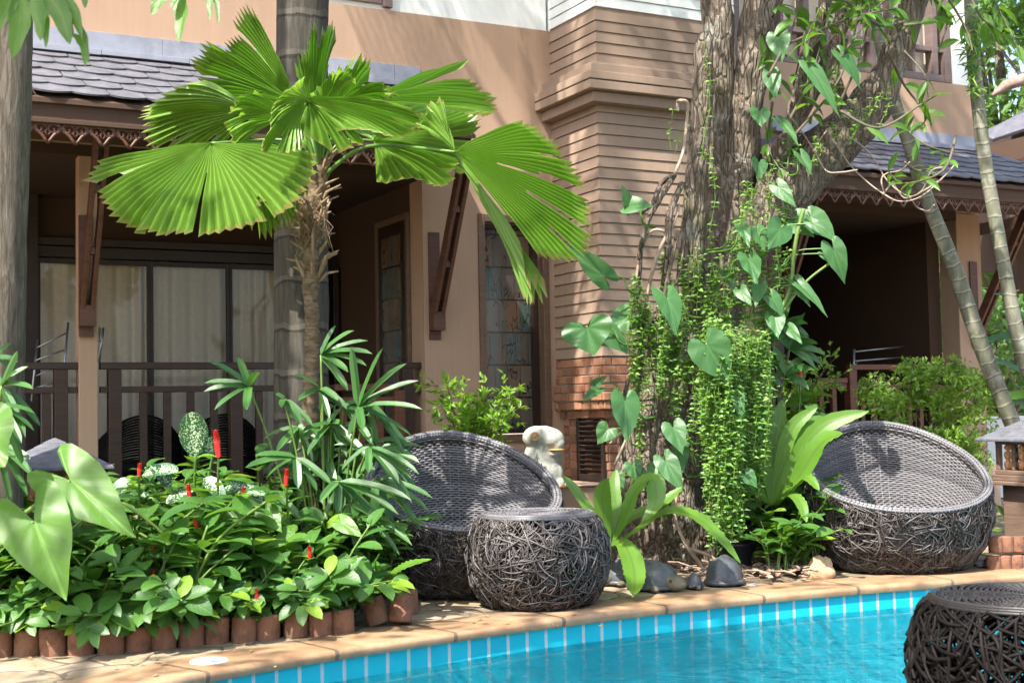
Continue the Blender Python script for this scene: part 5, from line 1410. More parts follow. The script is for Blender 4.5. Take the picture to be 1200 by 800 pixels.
# ================================================================== other palms
def palm(name,label,pts,rs,mat,Y,nz=.03,nseg=24,crown=None,group=None):
    P=path([at(x,y,q[0] if q else Y) for x,y,*q in pts],8); b=P[0]
    root=thing(name,label,'palm',(b.x,b.y,0),group); m=MB()
    m.tube(P,radl([px2m(r,Y) for r in rs],len(P)),nseg,nz=nz,nf=4); m.build('trunk',mat,root,smooth=True)
    if crown:
        T=P[-1]; nf,L,seed=crown; rg=random.Random(seed); m=MB(); ms=MB()
        for i in range(nf):
            a=2*PI*i/nf+rg.uniform(-.2,.2); e=rg.uniform(.1,1.0); d=Vector((cos(a)*cos(e),sin(a)*cos(e),sin(e))); p=T.copy(); Q=[p.copy()]
            for k in range(12): d=(d+Vector((0,0,-.13))).normalized(); p=p+d*L/12; Q.append(p.copy())
            ms.tube(Q,radl([.03,.005],13),5)
            for k in range(2,12):
                for j in range(3):
                    q=Q[k].lerp(Q[min(k+1,12)],j/3); t=(Q[k]-Q[k-1]).normalized(); s=t.cross(Z).normalized()
                    for sg in(-1,1): blade(m,q,s*sg+t*.5+Vector((0,0,.1)),L*.26,.035,Z,1.0,4,'lance',.1)
        m.build('crown',M['lily'],root); ms.build('frond_stem',M['stem'],root)
    return root
palm('palm_tree','thick smooth grey palm trunk rising in front of the sliding doors',[(352,690),(353,560),(353,450),(353,340),(353,200),(354,60),(355,-40),(356,-160),(356,-420),(352,-1100)],[35,32.5,32,32,31.5,31,31.5,30,28,20],M['palmbark'],8.3,crown=(9,2.6,1))
palm('palm_tree','rough brown-grey palm trunk cut by the left picture edge',[(-12,740),(-8,600),(-6,450),(-3,300),(2,150),(6,0),(8,-150),(10,-500),(0,-1500)],[34,33,32.5,33,33,32,30,28,20],M['palmbark2'],6.6,nz=.05,crown=(5,2.4,2))
palm('palm_tree','slender ringed palm leaning left, its foot beside the right lantern',[(1215,560),(1184,490),(1164,440),(1146,395),(1117,310),(1085,230),(1066,170),(1047,115),(1030,40),(1010,-80),(985,-260),(940,-600)],[10,9.5,9.5,9.5,9,8.5,8,7.5,7.5,7,6.5,6],M['thinbark'],10.1,nseg=16,crown=(9,1.6,3))
palm('palm_tree','slimmer upright ringed palm nearest the right picture edge',[(1240,560),(1212,460),(1192,390),(1178,320),(1165,250),(1153,180),(1144,100),(1139,40),(1136,-30),(1130,-160),(1125,-300),(1110,-600)],[9,8.5,8.5,8,8,8,8,7.5,7.5,7,6,6],M['thinbark'],9.7,nseg=16,crown=(9,1.5,4))
# epiphyte tufts on the upright palm
ep_=thing('air_plant','small wispy epiphytes clinging to the upright ringed palm','plant',tuple(at(1142,70,9.6)))
m=MB(); rng=random.Random(14)
for i in range(40):
    y=rng.uniform(15,110); p=at(1141+rng.uniform(-9,9),y,9.6); 
    for j in range(4): blade(m,p,rdir(rng,-.2)+Vector((-.4,0,0)),rng.uniform(.05,.12),.012,TOCAM,.8,4,'lance',.1)
m.build('foliage',M['tree'],ep_)
# ================================================================== soil beds and litter (setting)
def soil_patch(name,pts,h,mat):
    P=[gnd(x,y) for x,y in pts]; c=sum(P,Vector())/len(P); m=MB(); P=resample(P+[P[0]],.25)[:-1]; n=len(P); vs=[];fs=[];T=7
    for i in range(T+1):
        f=i/T
        for p in P:
            q=p.lerp(c,f); z=-.03+h*min(1,f*2.2)**.7+.03*noise.noise(q*3)*min(1,f*4); vs.append((q.x,q.y,z))
    for i in range(T):
        for k in range(n): fs.append((i*n+k,i*n+(k+1)%n,(i+1)*n+(k+1)%n,(i+1)*n+k))
    m.add(vs,fs); o=m.build(name,mat,smooth=True); o['kind']='structure'; return o
soil_patch('soil_bed',[(-120,762),(60,762),(200,752),(300,743),(400,734),(440,720),(470,690),(470,650),(440,610),(200,610),(-120,620)],.08,M['soil'])
M['mulch']=m_noise('bark_mulch',(.05,.032,.022),(.24,.165,.11),22,.9,.9,.02,bscale=60,c3=(.13,.085,.055))
soil_patch('soil_bed',[(700,672),(760,680),(830,686),(900,686),(950,680),(975,660),(960,630),(900,612),(760,612),(690,630)],.07,M['mulch'])
lit=MB(); rng=random.Random(44)
for i in range(420):
    x=rng.uniform(740,960); y=rng.uniform(640,686) if x<905 else rng.uniform(655,682); p=gnd(x,y); p.z=.03+rng.uniform(0,.045)
    a=rng.uniform(0,PI); d=Vector((cos(a),sin(a)*.8,rng.uniform(-.2,.2))); L=rng.uniform(.04,.16)
    if rng.random()<.6: lit.tube([p,p+d*L*.5+Vector((0,0,.01)),p+d*L],rng.uniform(.003,.007),4)
    else: lit.bar(p,p+d*L*.6,rng.uniform(.02,.045),.006,up=rdir(rng,3))
o=lit.build('bark_litter',m_noise('bark_chips',(.07,.045,.03),(.33,.24,.18),12,.85,.6,.004,c3=(.20,.12,.08)))
tag(o,'brown bark chips and twigs scattered under the large tree','bark litter',kind='stuff')
# fallen leaves on paving
lf=MB()
for i in range(46):
    x=rng.uniform(380,720) if i<26 else rng.uniform(0,330); y=rng.uniform(700,735) if i<26 else rng.uniform(762,792); p=gnd(x,y,.004); a=rng.uniform(0,6); kite(lf,p,Vector((cos(a),sin(a),.05)),rng.uniform(.02,.05),.018,Z)
tag(lf.build('leaf_litter',m_noise('dry_leaf',(.20,.13,.05),(.38,.30,.10),8,.8)),'small dry leaves scattered on the stone pool edge','leaf litter',kind='stuff')

# ================================================================== costus (red button ginger) bed
def ginger_proto(seed,h,nst,flower,label):
    rng=random.Random(seed); root=thing('ginger_plant',label,'plant',(0,0,0),'glossy ginger plants filling the left bed')
    m=MB(); ms=MB(); fl=[]
    for s in range(nst):
        a=rng.uniform(0,2*PI); r=rng.uniform(.0,.07); b=Vector((r*cos(a),r*sin(a),-.02)); H=h*rng.uniform(.72,1.1); ln=Vector((rng.uniform(-.28,.28),rng.uniform(-.28,.28),0))
        P=path([b,b+ln*.15+Vector((0,0,H*.4)),b+ln*.5+Vector((0,0,H*.75)),b+ln*1.1+Vector((0,0,H))],4); ms.tube(P,radl([.009,.005],len(P)),6)
        n=int(8+H*8); a0=rng.uniform(0,6)
        for i in range(n):
            f=.30+.70*(i/(n-1)); k=f*(len(P)-1); j=int(min(k,len(P)-2)); p=P[j].lerp(P[j+1],k-j); t=(P[j+1]-P[j]).normalized()
            a=a0+i*.95; o=Vector((cos(a),sin(a),0)); d=(o*1.0+t*rng.uniform(.15,.75)+Vector((0,0,.05))).normalized()
            L=rng.uniform(.13,.195)*(1-.30*(f>.93)); blade(m,p+o*.012,d,L,L*rng.uniform(.40,.50),Z+t*.4+o*-.2,rng.uniform(.25,.95),6,'ellip',.13,rng.uniform(-.3,.3))
        if s<flower:
            fl.append((P[-1],(P[-1]-P[-2]).normalized()))
    m.build('foliage',M['ginger'],root,smooth=True,world=False); ms.build('stem',M['stem'],root,smooth=True,world=False)
    for p,t in fl:
        q=MB(); Lf=rng.uniform(.085,.125)
        N=9
        for i in range(N):
            for j in range(5):
                a=j*2*PI/5+i*.6; f=i/N; r=.016*sin(PI*(.12+.85*f))**.6; c=p+t*(f*Lf-.005); s1=t.orthogonal().normalized(); s2=t.cross(s1)
                o=s1*cos(a)+s2*sin(a); kite(q,c+o*r*.35,(o*.55+t).normalized(),.027,.022,o,fold=-.25)
        q.tube([p-t*.005,p+t*Lf*.5,p+t*Lf],[.008,.010,.003],7)
        q.build('flower_cone',M['red'],root,world=False)
    return root
GL='glossy green ginger plant without flower in the left bed'
GF='ginger plant topped by a slim red flower cone in the left bed'
gp=[ginger_proto(101,.62,5,0,GL),ginger_proto(102,.50,5,0,GL),ginger_proto(103,.40,4,0,GL),ginger_proto(104,.66,4,1,GF),ginger_proto(105,.30,4,0,GL)]
def place(first,k,x,y,rz,s,label=None,group=None,used={}):
    p=gnd(x,y,.0)
    if k not in used: used[k]=1; o=gp[k]; o.location=(p.x,p.y,.02); o.rotation_euler=(0,0,rz); o.scale=(s,)*3
    else: o=dup(gp[k],(p.x,p.y,.02),rz,s)
    if label: o['label']=label
    if group: o['group']=group
    return o
rng=random.Random(77)
rows=[(756,[2,4,1,4,2],range(-20,240,34)),(744,[1,2,1,2,4],range(0,330,36)),(733,[1,0,1,2],range(20,400,42)),(718,[0,1,0,1],range(40,440,44)),(700,[0,1,0,0],range(60,450,50)),(680,[0,0,1],range(100,330,55)),(735,[4,2],range(330,420,36)),(724,[2,4],range(390,450,30))]
for yy,ks,xs in rows:
    for i,x in enumerate(xs):
        y=yy+rng.uniform(-4,4)-(max(0,x-150)*.055)
        place(None,ks[i%len(ks)],x+rng.uniform(-9,9),y,rng.uniform(0,6.28),rng.uniform(.95,1.28)*(.86 if 60<x<170 and yy<730 else 1))
FG='red-coned ginger plants in the left bed'
def flower_ginger(tx,ty,Y,big,label,seed,group=FG,px0=None,lf=1.0):
    rng=random.Random(seed); T=at(tx,ty,Y); b=Vector((T.x+rng.uniform(-.1,.1),T.y+.18,.02)); root=thing('ginger_plant',label,'plant',tuple(b),group)
    P=path([b,b.lerp(T,.5)+Vector((0,.05,0)),T],6); ms=MB(); ms.tube(P,radl([.009,.006],len(P)),7); ms.build('stem',M['stem'],root,smooth=True)
    m=MB(); n=15; N=len(P)-1
    for i in range(n):
        f=.42+.55*i/(n-1); k=f*N; j=int(min(k,N-1)); p=P[j].lerp(P[j+1],k-j); a=i*2.1+seed; o=Vector((cos(a),sin(a),0)); L=rng.uniform(.13,.18)*lf*(1-.35*(i>n-4))
        blade(m,p,(o+Vector((0,0,rng.uniform(.1,.6)))).normalized(),L,L*rng.uniform(.42,.50),Z+o*-.2,rng.uniform(.4,1.1),6,'ellip',.12,rng.uniform(-.3,.3))
    m.build('foliage',M['ginger'],root,smooth=True)
    q=MB(); Lf=.062*big; t=Vector((rng.uniform(-.12,.12),0,1)).normalized(); s1=Vector((1,0,0)); s2=Vector((0,1,0))
    for i in range(10):
        for j in range(5):
            a=j*2*PI/5+i*.63; f=i/10; r=.013*big**.5*sin(PI*(.16+.78*f))**.6; c=T+t*(f*Lf); o=s1*cos(a)+s2*sin(a); kite(q,c+o*r*.4,(o*.5+t).normalized(),.020*big**.5,.018*big**.5,o,fold=-.25)
    q.tube([T-t*.01,T+t*Lf*.5,T+t*Lf*1.05],[.010*big**.5,.012*big**.5,.003],8); q.build('flower_cone',M['red'],root)
    return root
for n,(x,y,Y,bg_,l) in enumerate(((256,533,6.8,1.9,'tallest flowering ginger plant, its large red cone beside the upright speckled leaf'),(163,556,6.8,.8,'flowering ginger plant with a small red cone left of the speckled leaves'),(222,584,6.7,1.0,'flowering ginger plant in the middle of the bed below the speckled leaves'),(285,586,6.65,.9,'flowering ginger plant in front of the low speckled leaf'),
    (178,682,6.25,.8,'low flowering ginger plant above the edging at left of the bed'),(335,566,6.75,1.0,'flowering ginger plant left of the slim shaggy palm trunk'),(363,652,6.6,.7,'low flowering ginger plant at the right end of the bed'),(230,616,6.55,.8,'flowering ginger plant amid the front leaves'),(301,702,6.35,.7,'small flowering ginger plant beside the front edging row'),(181,650,6.35,.75,'flowering ginger plant with an orange-red bud behind the low one'))):
    flower_ginger(x,y,Y,bg_,l,200+n)
# low plants leaning out over the edging row
for i,x in enumerate(range(-10,420,25)):
    p=ep[min(len(ep)-1,int((x+70)/478*len(ep)))]; k=(4,2,4,2,4)[i%5]
    o=place(None,k,x,750,rng.uniform(0,6),rng.uniform(.62,.95)); o.location=(p.x+rng.uniform(-.04,.04),p.y+.20,.08); o.rotation_euler=(rng.uniform(.3,.85),rng.uniform(-.2,.2),rng.uniform(-.6,.6))
    o['group']='low ginger plants leaning over the edging row'; o['label']='low ginger plant leaning out over the terracotta edging row'
# lime-leaved sprawling plants at the right end of the bed
lim=[]
def shrub_cloud(name,label,cat,c,r,n,L,w,mat,rng,stems=8,group=None,base=None,kindz=1.0,hole=.35,nsc=4):
    base=base or Vector((c[0],c[1],0)); root=thing(name,label,cat,tuple(base),group); m=MB(); ms=MB(); c=Vector(c)
    tips=[]
    for i in range(stems):
        a=2*PI*i/stems+rng.uniform(-.3,.3); e=c+Vector((cos(a)*r[0]*.75,sin(a)*r[1]*.75,rng.uniform(-.3,.8)*r[2])); P=path([base+Vector((rng.uniform(-.03,.03),0,-.02)),base.lerp(e,.5)+Vector((0,0,.08)),e],5); ms.tube(P,radl([.010,.003],len(P)),5); tips+=P[3:]
        for q in range(4):
            p=P[rng.randrange(4,len(P))]; e2=p+rdir(rng,.3)*rng.uniform(.08,.25); ms.tube([p,p.lerp(e2,.5)+Vector((0,0,.02)),e2],.003,4); tips+=[e2,p.lerp(e2,.6)]
    k=0;tr=0
    while k<n and tr<n*12:
        tr+=1; v=Vector((rng.uniform(-1,1),rng.uniform(-1,1),rng.uniform(-1,1)))
        if v.length>1: continue
        q=c+Vector((v.x*r[0],v.y*r[1],v.z*r[2]))
        if noise.noise(q*nsc)<hole-.5: continue
        if q.z<.01: continue
        d=rdir(rng,.2); d=(d+v*.5).normalized(); kite(m,q,d,L*rng.uniform(.6,1.3),w*rng.uniform(.7,1.2),rdir(rng,1.0)+TOCAM*.5); k+=1
        if rng.random()<.6:
            for j in range(3): kite(m,q+rdir(rng)*L*.5,(d+rdir(rng)*.7).normalized(),L*rng.uniform(.6,1.1),w,rdir(rng,1)+TOCAM*.5)
    m.build('foliage',mat,root); ms.build('stem',M['stem_dark'],root,smooth=True); return root
# spiky straps hanging over the edging
def strap_plant(name,label,px,py,n,L,w,mat,rng,group=None,z=.02,dz=.9,elev=(.3,1.2),cat='plant',Y=None,drp=(.8,1.7)):
    p=gnd(px,py) if Y is None else at(px,py,Y); p=Vector((p.x,p.y,z if Y is None else p.z)); root=thing(name,label,cat,tuple(p),group); m=MB()
    for i in range(n):
        a=rng.uniform(0,2*PI); e=rng.uniform(*elev); d=Vector((cos(a)*cos(e),sin(a)*cos(e),sin(e))); blade(m,p+Vector((cos(a),sin(a),0))*.01,d,L*rng.uniform(.7,1.2),w*rng.uniform(.8,1.2),Z,rng.uniform(*drp),7,'strap',.2)
    m.build('foliage',mat,root,smooth=True); return root
SG='narrow-leaved plants spilling over the edging'
for i,(x,y,l) in enumerate(((50,757,'narrow-leaved spiky plant at the foot of the elephant ear, spilling over the edging'),(215,752,'narrow-leaved spiky plant spilling over the edging above the round lid'),(200,757,'narrow-leaved spiky plant left of the round lid'),(395,735,'narrow-leaved spiky plant at the right end of the edging row'),(440,722,'narrow-leaved plant with long arching leaves over the tilted blocks'),(355,741,'narrow-leaved spiky plant between low ginger leaves at the bed front'))):
    strap_plant('spiky_plant',l,x,y,16,.22,.028,M['grasspl'],rng,SG,.10)
pl=thing('purple_plant','dark purple pointed leaf rising from the mossy tilted block','plant',tuple(gnd(447,720)))
m=MB(); a=at(443,697,6.9); b=at(452,664,6.85)
blade(m,a,b-a,(b-a).length,.035,TOCAM,.1,6,'lance',.3); a=at(214,722,6.4); b=at(243,699,6.3); blade(m,a,b-a,(b-a).length,.03,TOCAM,.2,6,'lance',.3)
m.build('foliage',m_leaf('purple_leaf',(.05,.025,.035),(.09,.04,.05),trans=.15,vein=0),pl,smooth=True)
yl=thing('broad_leaf_plant','yellow-green broad-leaved plant with a long wavy leaf reaching the left egg chair','plant',tuple(gnd(440,700)))
m=MB(); 
for pts,w in (([(447,682),(462,672),(480,662),(506,655)],.085),([(445,690),(455,680),(470,676),(478,682)],.06),([(445,690),(440,665),(445,648)],.07),([(447,690),(462,690),(472,697)],.05)): frond(m,[at(x,y,6.75-.04*i) for i,(x,y) in enumerate(pts)],w,Vector((0,-.5,1)),'lance',.10)
m.build('leaf',M['fernleaf'],yl,smooth=True)
# bright lime leaves inside the bed
lg=thing('pothos','lime green pothos climbing among the ginger left of the fan palm','plant',tuple(gnd(330,715)))
for i,(a,t,w) in enumerate((((322,652),(312,690),44),((335,640),(352,672),36),((300,660),(280,690),30),((345,625),(318,640),34),((395,690),(372,712),26),((330,690),(345,718),30),((298,628),(320,650),30),((268,600),(255,622),30),((312,600),(330,622),28),((285,692),(300,720),34),((345,668),(372,690),32),((258,640),(245,668),28),((372,640),(395,655),24),((400,612),(425,628),22))):
    A=at(a[0],a[1],6.75); T=at(t[0],t[1],6.68); m=MB(); heart(m,A,T,w*6.7/F,Vector((rng.uniform(-.4,.4),-.8,.7)),HEART,3,.12,.12,.02); m.build('leaf',M['ear'],lg,smooth=True)
    ms=MB(); ms.tube([A,A.lerp(at(330,715,6.9),.5)+Vector((0,.05,.02)),at(330+(a[0]-330)*.3,725,6.95)],.004,5); ms.build('petiole',M['petiole'],lg,smooth=True)
# soft light-green shrub by the left chair
rg=random.Random(5)
ls=thing('leafy_shrub','light green leafy shrub leaning against the left egg chair','shrub',tuple(gnd(420,690)))
m=MB(); ms=MB()
for st in range(13):
    x=rg.uniform(385,450); b=at(x,700,7.05); e=at(x+rg.uniform(-25,28),rg.uniform(600,660),6.95+rg.uniform(-.2,.2)); P=path([b,b.lerp(e,.5)+Vector((rg.uniform(-.05,.05),0,.03)),e],6); ms.tube(P,radl([.005,.003],len(P)),5)
    for i in range(1,len(P)):
        for sg in range(3):
            a=i*1.3+sg*2.1; blade(m,P[i],Vector((cos(a),sin(a),.25)),rg.uniform(.07,.11),rg.uniform(.035,.05),Z,.6,5,'ellip',.15)
m.build('foliage',m_leaf('soft_leaf',(.06,.17,.035),(.11,.26,.05),rough=.45,trans=.38,vein=.2,nv=6),ls,smooth=True); ms.build('stem',M['stem'],ls,smooth=True)
# speckled dumb canes
dc=thing('dumb_cane','dumb cane with large white-speckled leaves among the red-coned ginger','plant',tuple(gnd(230,690)))
for i,(a,t,w,n_) in enumerate((((229,533),(226,482),33,(0,-1,.2)),((167,556),(209,552),24,(0,-.7,1)),((178,583),(142,582),18,(0,-.5,1)),((200,570),(175,545),20,(0,-.7,1)),((250,530),(243,512),22,(.3,-1,.3)),((262,572),(310,580),20,(0,-.6,1)),((228,575),(195,590),20,(0,-.7,1)),((310,590),(270,566),22,(0,-.6,1)),((240,560),(262,585),18,(0,-.8,.8)),((150,560),(130,590),18,(0,-.8,.8)))):
    m=MB(); A=at(a[0],a[1],7.0); T=at(t[0],t[1],6.95); frond(m,[A,A.lerp(T,.5)+Vector((0,0,.01)),T],w*7/F*1.05,Vector(n_),'ellip',.04,.10); m.build('leaf',M['dieff'],dc,smooth=True)
    ms=MB(); B=at(225+(a[0]-225)*.2,640,7.1); ms.tube(path([A,A.lerp(B,.5)+Vector((0,0,.02)),B],4),.007,6); ms.build('petiole',M['petiole'],dc,smooth=True)
# elephant ear
ee=thing('elephant_ear','elephant ear with two huge lime-green leaves at the far left front','plant',tuple(gnd(-30,740)))
for i,(a,t,w,n_,Y,pet) in enumerate((((83,563),(157,626),74,(-.25,-1,.9),6.0,(-40,650)),((40,611),(76,702),84,(.1,-1,.40),5.85,(-60,680)),((-22,510),(4,545),90,(0,-1,.4),5.8,(-70,640)))):
    A=at(a[0],a[1],Y); T=at(t[0],t[1],Y-.12); m=MB(); heart(m,A,T,w*Y/F,Vector(n_),ARROW,7,.10,.12,.028); m.build('leaf',M['ear'],ee,smooth=True)
    ms=MB(); B=at(pet[0],pet[1],Y+.1); ms.tube(path([A,A.lerp(B,.4)+Vector((0,0,.0)),B],5),radl([.009,.014],11),8); ms.build('petiole',M['stem'],ee,smooth=True)
B=None

# ================================================================== bird's nest ferns
bf=thing('birds_nest_fern',"bird's nest fern with long drooping wavy fronds beside the ottoman",'fern',tuple(gnd(716,672)))
for pts,w,Y,N_ in (([(714,645),(708,610),(706,580),(712,560)],.135,7.9,TOCAM),([(714,640),(730,612),(745,575),(765,562),(768,590),(752,612)],.155,7.8,(0,-.6,1)),
    ([(716,642),(745,622),(780,600),(812,604),(842,628),(868,660)],.135,7.7,(0,-.45,1)),([(712,642),(728,636),(740,655),(744,680),(742,698)],.165,7.35,(0,-.9,.7)),
    ([(712,640),(695,605),(675,575),(658,556)],.075,8.1,TOCAM),([(714,640),(735,610),(775,590),(800,570)],.12,8.1,(0,-.5,1)),([(714,640),(722,600),(720,570),(722,550)],.09,8.15,TOCAM),([(716,640),(726,620),(735,600),(742,585)],.07,7.95,TOCAM),
    ([(712,642),(700,625),(690,610),(688,590)],.08,8.1,TOCAM)):
    m=MB(); k=len(pts)-1; frond(m,[at(x,y,8.0+(Y-8.0)*i/k) for i,(x,y) in enumerate(pts)],w*.76,Vector(N_),'fern',.10,.10); m.build('frond',M['fernleaf'],bf,smooth=True)
bf2=thing('birds_nest_fern',"bird's nest fern with broad upright lime fronds left of the right egg chair",'fern',tuple(gnd(905,640)))
for pts,w,Y,N_ in (([(905,590),(896,540),(888,500),(886,465)],.14,8.6,TOCAM),([(905,590),(915,540),(930,500),(958,477)],.11,8.55,TOCAM),([(908,590),(930,545),(965,500),(1018,482)],.14,8.45,TOCAM),
    ([(908,592),(935,560),(962,520),(988,508)],.15,8.3,(0,-.8,.8)),([(905,590),(890,560),(878,530),(872,500)],.14,8.7,TOCAM),([(908,592),(930,570),(945,560),(960,575)],.10,8.3,(0,-.7,1)),([(905,592),(880,575),(868,555),(858,560)],.11,8.5,(0,-.7,1)),
    ([(905,590),(905,545),(910,500),(918,468)],.13,8.7,TOCAM),([(906,592),(925,580),(938,590),(945,612)],.09,8.3,(0,-.7,1)),([(906,590),(925,530),(942,500),(975,490)],.12,8.6,TOCAM)):
    m=MB(); k=len(pts)-1; frond(m,[at(x,y,8.6+(Y-8.6)*i/k) for i,(x,y) in enumerate(pts)],w*.85,Vector(N_),'fern',.09,.14); m.build('frond',M['fernleaf'],bf2,smooth=True)

# spiky plant in the black pot
m=MB(); rng=random.Random(6)
for i in range(46):
    a=rng.uniform(0,2*PI); e=rng.uniform(.0,1.35); d=Vector((cos(a)*cos(e),sin(a)*cos(e),sin(e))); blade(m,POTC+Vector((0,0,rng.uniform(0,.16))),d,rng.uniform(.16,.27),.024,Z,rng.uniform(.6,1.4),6,'lance',.25)
o=m.build('spiky_leaves',M['grasspl'],pot,smooth=True)
ms=MB(); ms.tube([POTC+Vector((0,0,-.02)),POTC+Vector((0,0,.17))],.014,8); ms.build('stem',M['stem_dark'],pot,smooth=True)
# second red ginger behind the fern
flower_ginger(938,446,8.9,1.7,'tall ginger with one red cone, between the vines and the right veranda rail',301,'tall plants behind the right fern',lf=1.3)
for i,(x,y,sc1,rz) in enumerate(((885,650,1.45,1),(905,645,1.75,2.3),(872,648,1.3,3.9),(928,646,1.5,5.1),(850,640,1.1,0.2),(895,640,2.0,.7),(915,655,1.2,4.4))):
    q=gnd(x,y); dup(gp[0] if i%2 else gp[1],(q.x,q.y,.02),rz,sc1,'tall dark green leafy plant crowded between the hanging vines and the right fern','tall leafy plants between vines and fern')
dup(gp[0],tuple(gnd(900,640)),2.0,1.15,'dark green ginger without flower behind the black pot','tall plants behind the right fern')
dup(gp[1],tuple(gnd(930,655)),3.1,.8,'low dark green ginger beside the right egg chair','tall plants behind the right fern')
for i,(x,y,k,sc1,rz) in enumerate(((868,628,1,.95,1),(845,622,2,1.0,4),(890,615,0,1.0,5),(915,650,2,.9,2),(800,628,4,1.1,3),(940,640,1,.9,0.5),(760,632,4,1.0,1.7),(880,640,4,1.2,2.2))):
    q=gnd(x,y); o=dup(gp[k],(q.x,q.y+.1,.03),rz,sc1,'dark green leafy plant filling the ground between the big tree and the right egg chair','leafy filler plants around the big tree')
for i,(x,y,k,sc1) in enumerate(((905,677,2,.8),(922,676,4,1.0),(940,672,2,1.0),(951,668,1,.9),(930,664,1,1.0),(908,664,2,1.15))):
    q=gnd(x,y); dup(gp[k],(q.x,q.y,.04),i*1.9,sc1,'fresh green plant at the bark edge between black pot and right egg chair','fresh green plants at the bark edge')
strap_plant('spiky_plant','grey-green spiky plant beside the black pot',893,650,26,.26,.026,M['grasspl'],random.Random(3),None,.08)
strap_plant('spiky_plant','small spiky plant in front of the tall ginger near the right chair',915,662,20,.20,.024,M['grasspl'],random.Random(8),None,.06)
# cordyline-like arching leaves above (880-960, 370-420)
cl=thing('arching_plant','dark green plant with arching glossy leaves rising right of the hanging vines','plant',tuple(at(900,600,8.9)))
m=MB(); rng=random.Random(61)
for c in ((905,400),(915,385),(925,410),(890,440),(920,440)):
    p=at(c[0],c[1],8.8)
    for i in range(7):
        a=rng.uniform(-.6,PI*.8); blade(m,p,Vector((cos(a),rng.uniform(-.8,.2),sin(a)+.2)),rng.uniform(.16,.30),.05,TOCAM,1.1,7,'lance',.2)
m.build('foliage',M['lily'],cl,smooth=True)
ms=MB()
for c in ((905,400),(925,410),(890,440)): ms.tube(path([at(c[0],c[1],8.8),at(908,500,8.85),at(905,610,8.9)],5),.008,6)
ms.build('stem',M['stem_dark'],cl,smooth=True)
# small light rosette at the pool edge
ro=thing('rosette_plant','small fresh green rosette plant on the bark beside the ochre boulder','plant',tuple(gnd(935,680)))
m=MB(); rng=random.Random(16); p=gnd(934,674); p.z=.07
for i in range(20):
    a=i*2.4; e=.15+.9*(i/20); blade(m,p+Vector((rng.uniform(-.05,.05),0,rng.uniform(0,.05))),Vector((cos(a)*cos(e),sin(a)*cos(e),sin(e))),rng.uniform(.08,.13),.055,Z,.7,5,'ellip',.12)
m.build('foliage',m_leaf('fresh_leaf',(.12,.27,.06),(.17,.34,.08),trans=.35,vein=.3,nv=5),ro,smooth=True)
# undergrowth
rng=random.Random(90)
UG='low undergrowth around the big tree'
for x,y,w_,h_,n,mt,l in ((905,630,.22,.22,420,'bush','loose light undergrowth between the pot and the right egg chair'),(885,600,.22,.55,420,'bush','light leafy growth filling the gap behind the hanging vines'),(925,596,.16,.5,260,'tree','leafy growth directly behind the bright right fern'),(780,612,.26,.14,300,'ginger','small-leaved undergrowth at the foot of the tree behind the fern'),(930,600,.2,.25,300,'philo','dark undergrowth behind the tall right fern'),(700,600,.12,.12,120,'ginger','small weed between the ledge and the fern'),(838,640,.14,.12,200,'button','vine ends pooling on the bark below the dense curtain')):
    p=gnd(x,y+18); shrub_cloud('undergrowth',l,'undergrowth',(p.x,p.y,h_),(w_,w_*.7,h_),n,.045,.022,M[mt],rng,6,UG)
# thin lime plant behind the left chair
def feathery(name,label,base,ends,mat,rng,L=.05,w=.022,rad=.006,dens=26,cat='shrub'):
    B=at(*base); root=thing(name,label,cat,(B.x,B.y,B.z)); m=MB(); ms=MB()
    for e in ends:
        E=at(*e); P=path([B,B.lerp(E,.45)+Vector((rng.uniform(-.05,.05),0,.10)),E],8); ms.tube(P,radl([rad,.002],len(P)),5)
        for i in range(dens):
            f=rng.uniform(.35,1); k=f*(len(P)-1); j=int(min(k,len(P)-2)); p=P[j].lerp(P[j+1],k-j); sd=rdir(rng,.2)*rng.uniform(.05,.16); q=p+sd; ms.tube([p,q],.0016,3)
            for g in range(6):
                s=p.lerp(q,rng.uniform(.2,1.1)); kite(m,s,(sd.normalized()+rdir(rng)*.8).normalized(),L*rng.uniform(.7,1.3),w*rng.uniform(.8,1.2),rdir(rng,1)+TOCAM*.7)
    m.build('foliage',mat,root); ms.build('stem',M['stem_dark'],root,smooth=True); return root
rng=random.Random(33)
feathery('lime_shrub','feathery lime-green shrub rising behind the left egg chair against the tan wall',(556,560,9.3),[(512,450,9.2),(515,472,9.1),(530,482,9.2),(545,462,9.3),(565,468,9.2),(590,455,9.2),(603,480,9.1),(580,490,9.0),(550,495,9.1),(597,465,9.3),(525,455,9.3),(572,452,9.25)],M['lime'],rng,.055,.024,dens=18)
feathery('small_shrub','small airy green shrub in front of the right veranda rail, left of the hedge',(925,530,10.4),[(980,418,10.3),(985,440,10.3),(968,432,10.4),(955,450,10.4),(945,470,10.3),(960,480,10.4),(930,440,10.5),(940,425,10.4)],M['bush'],rng,.05,.024,dens=15)
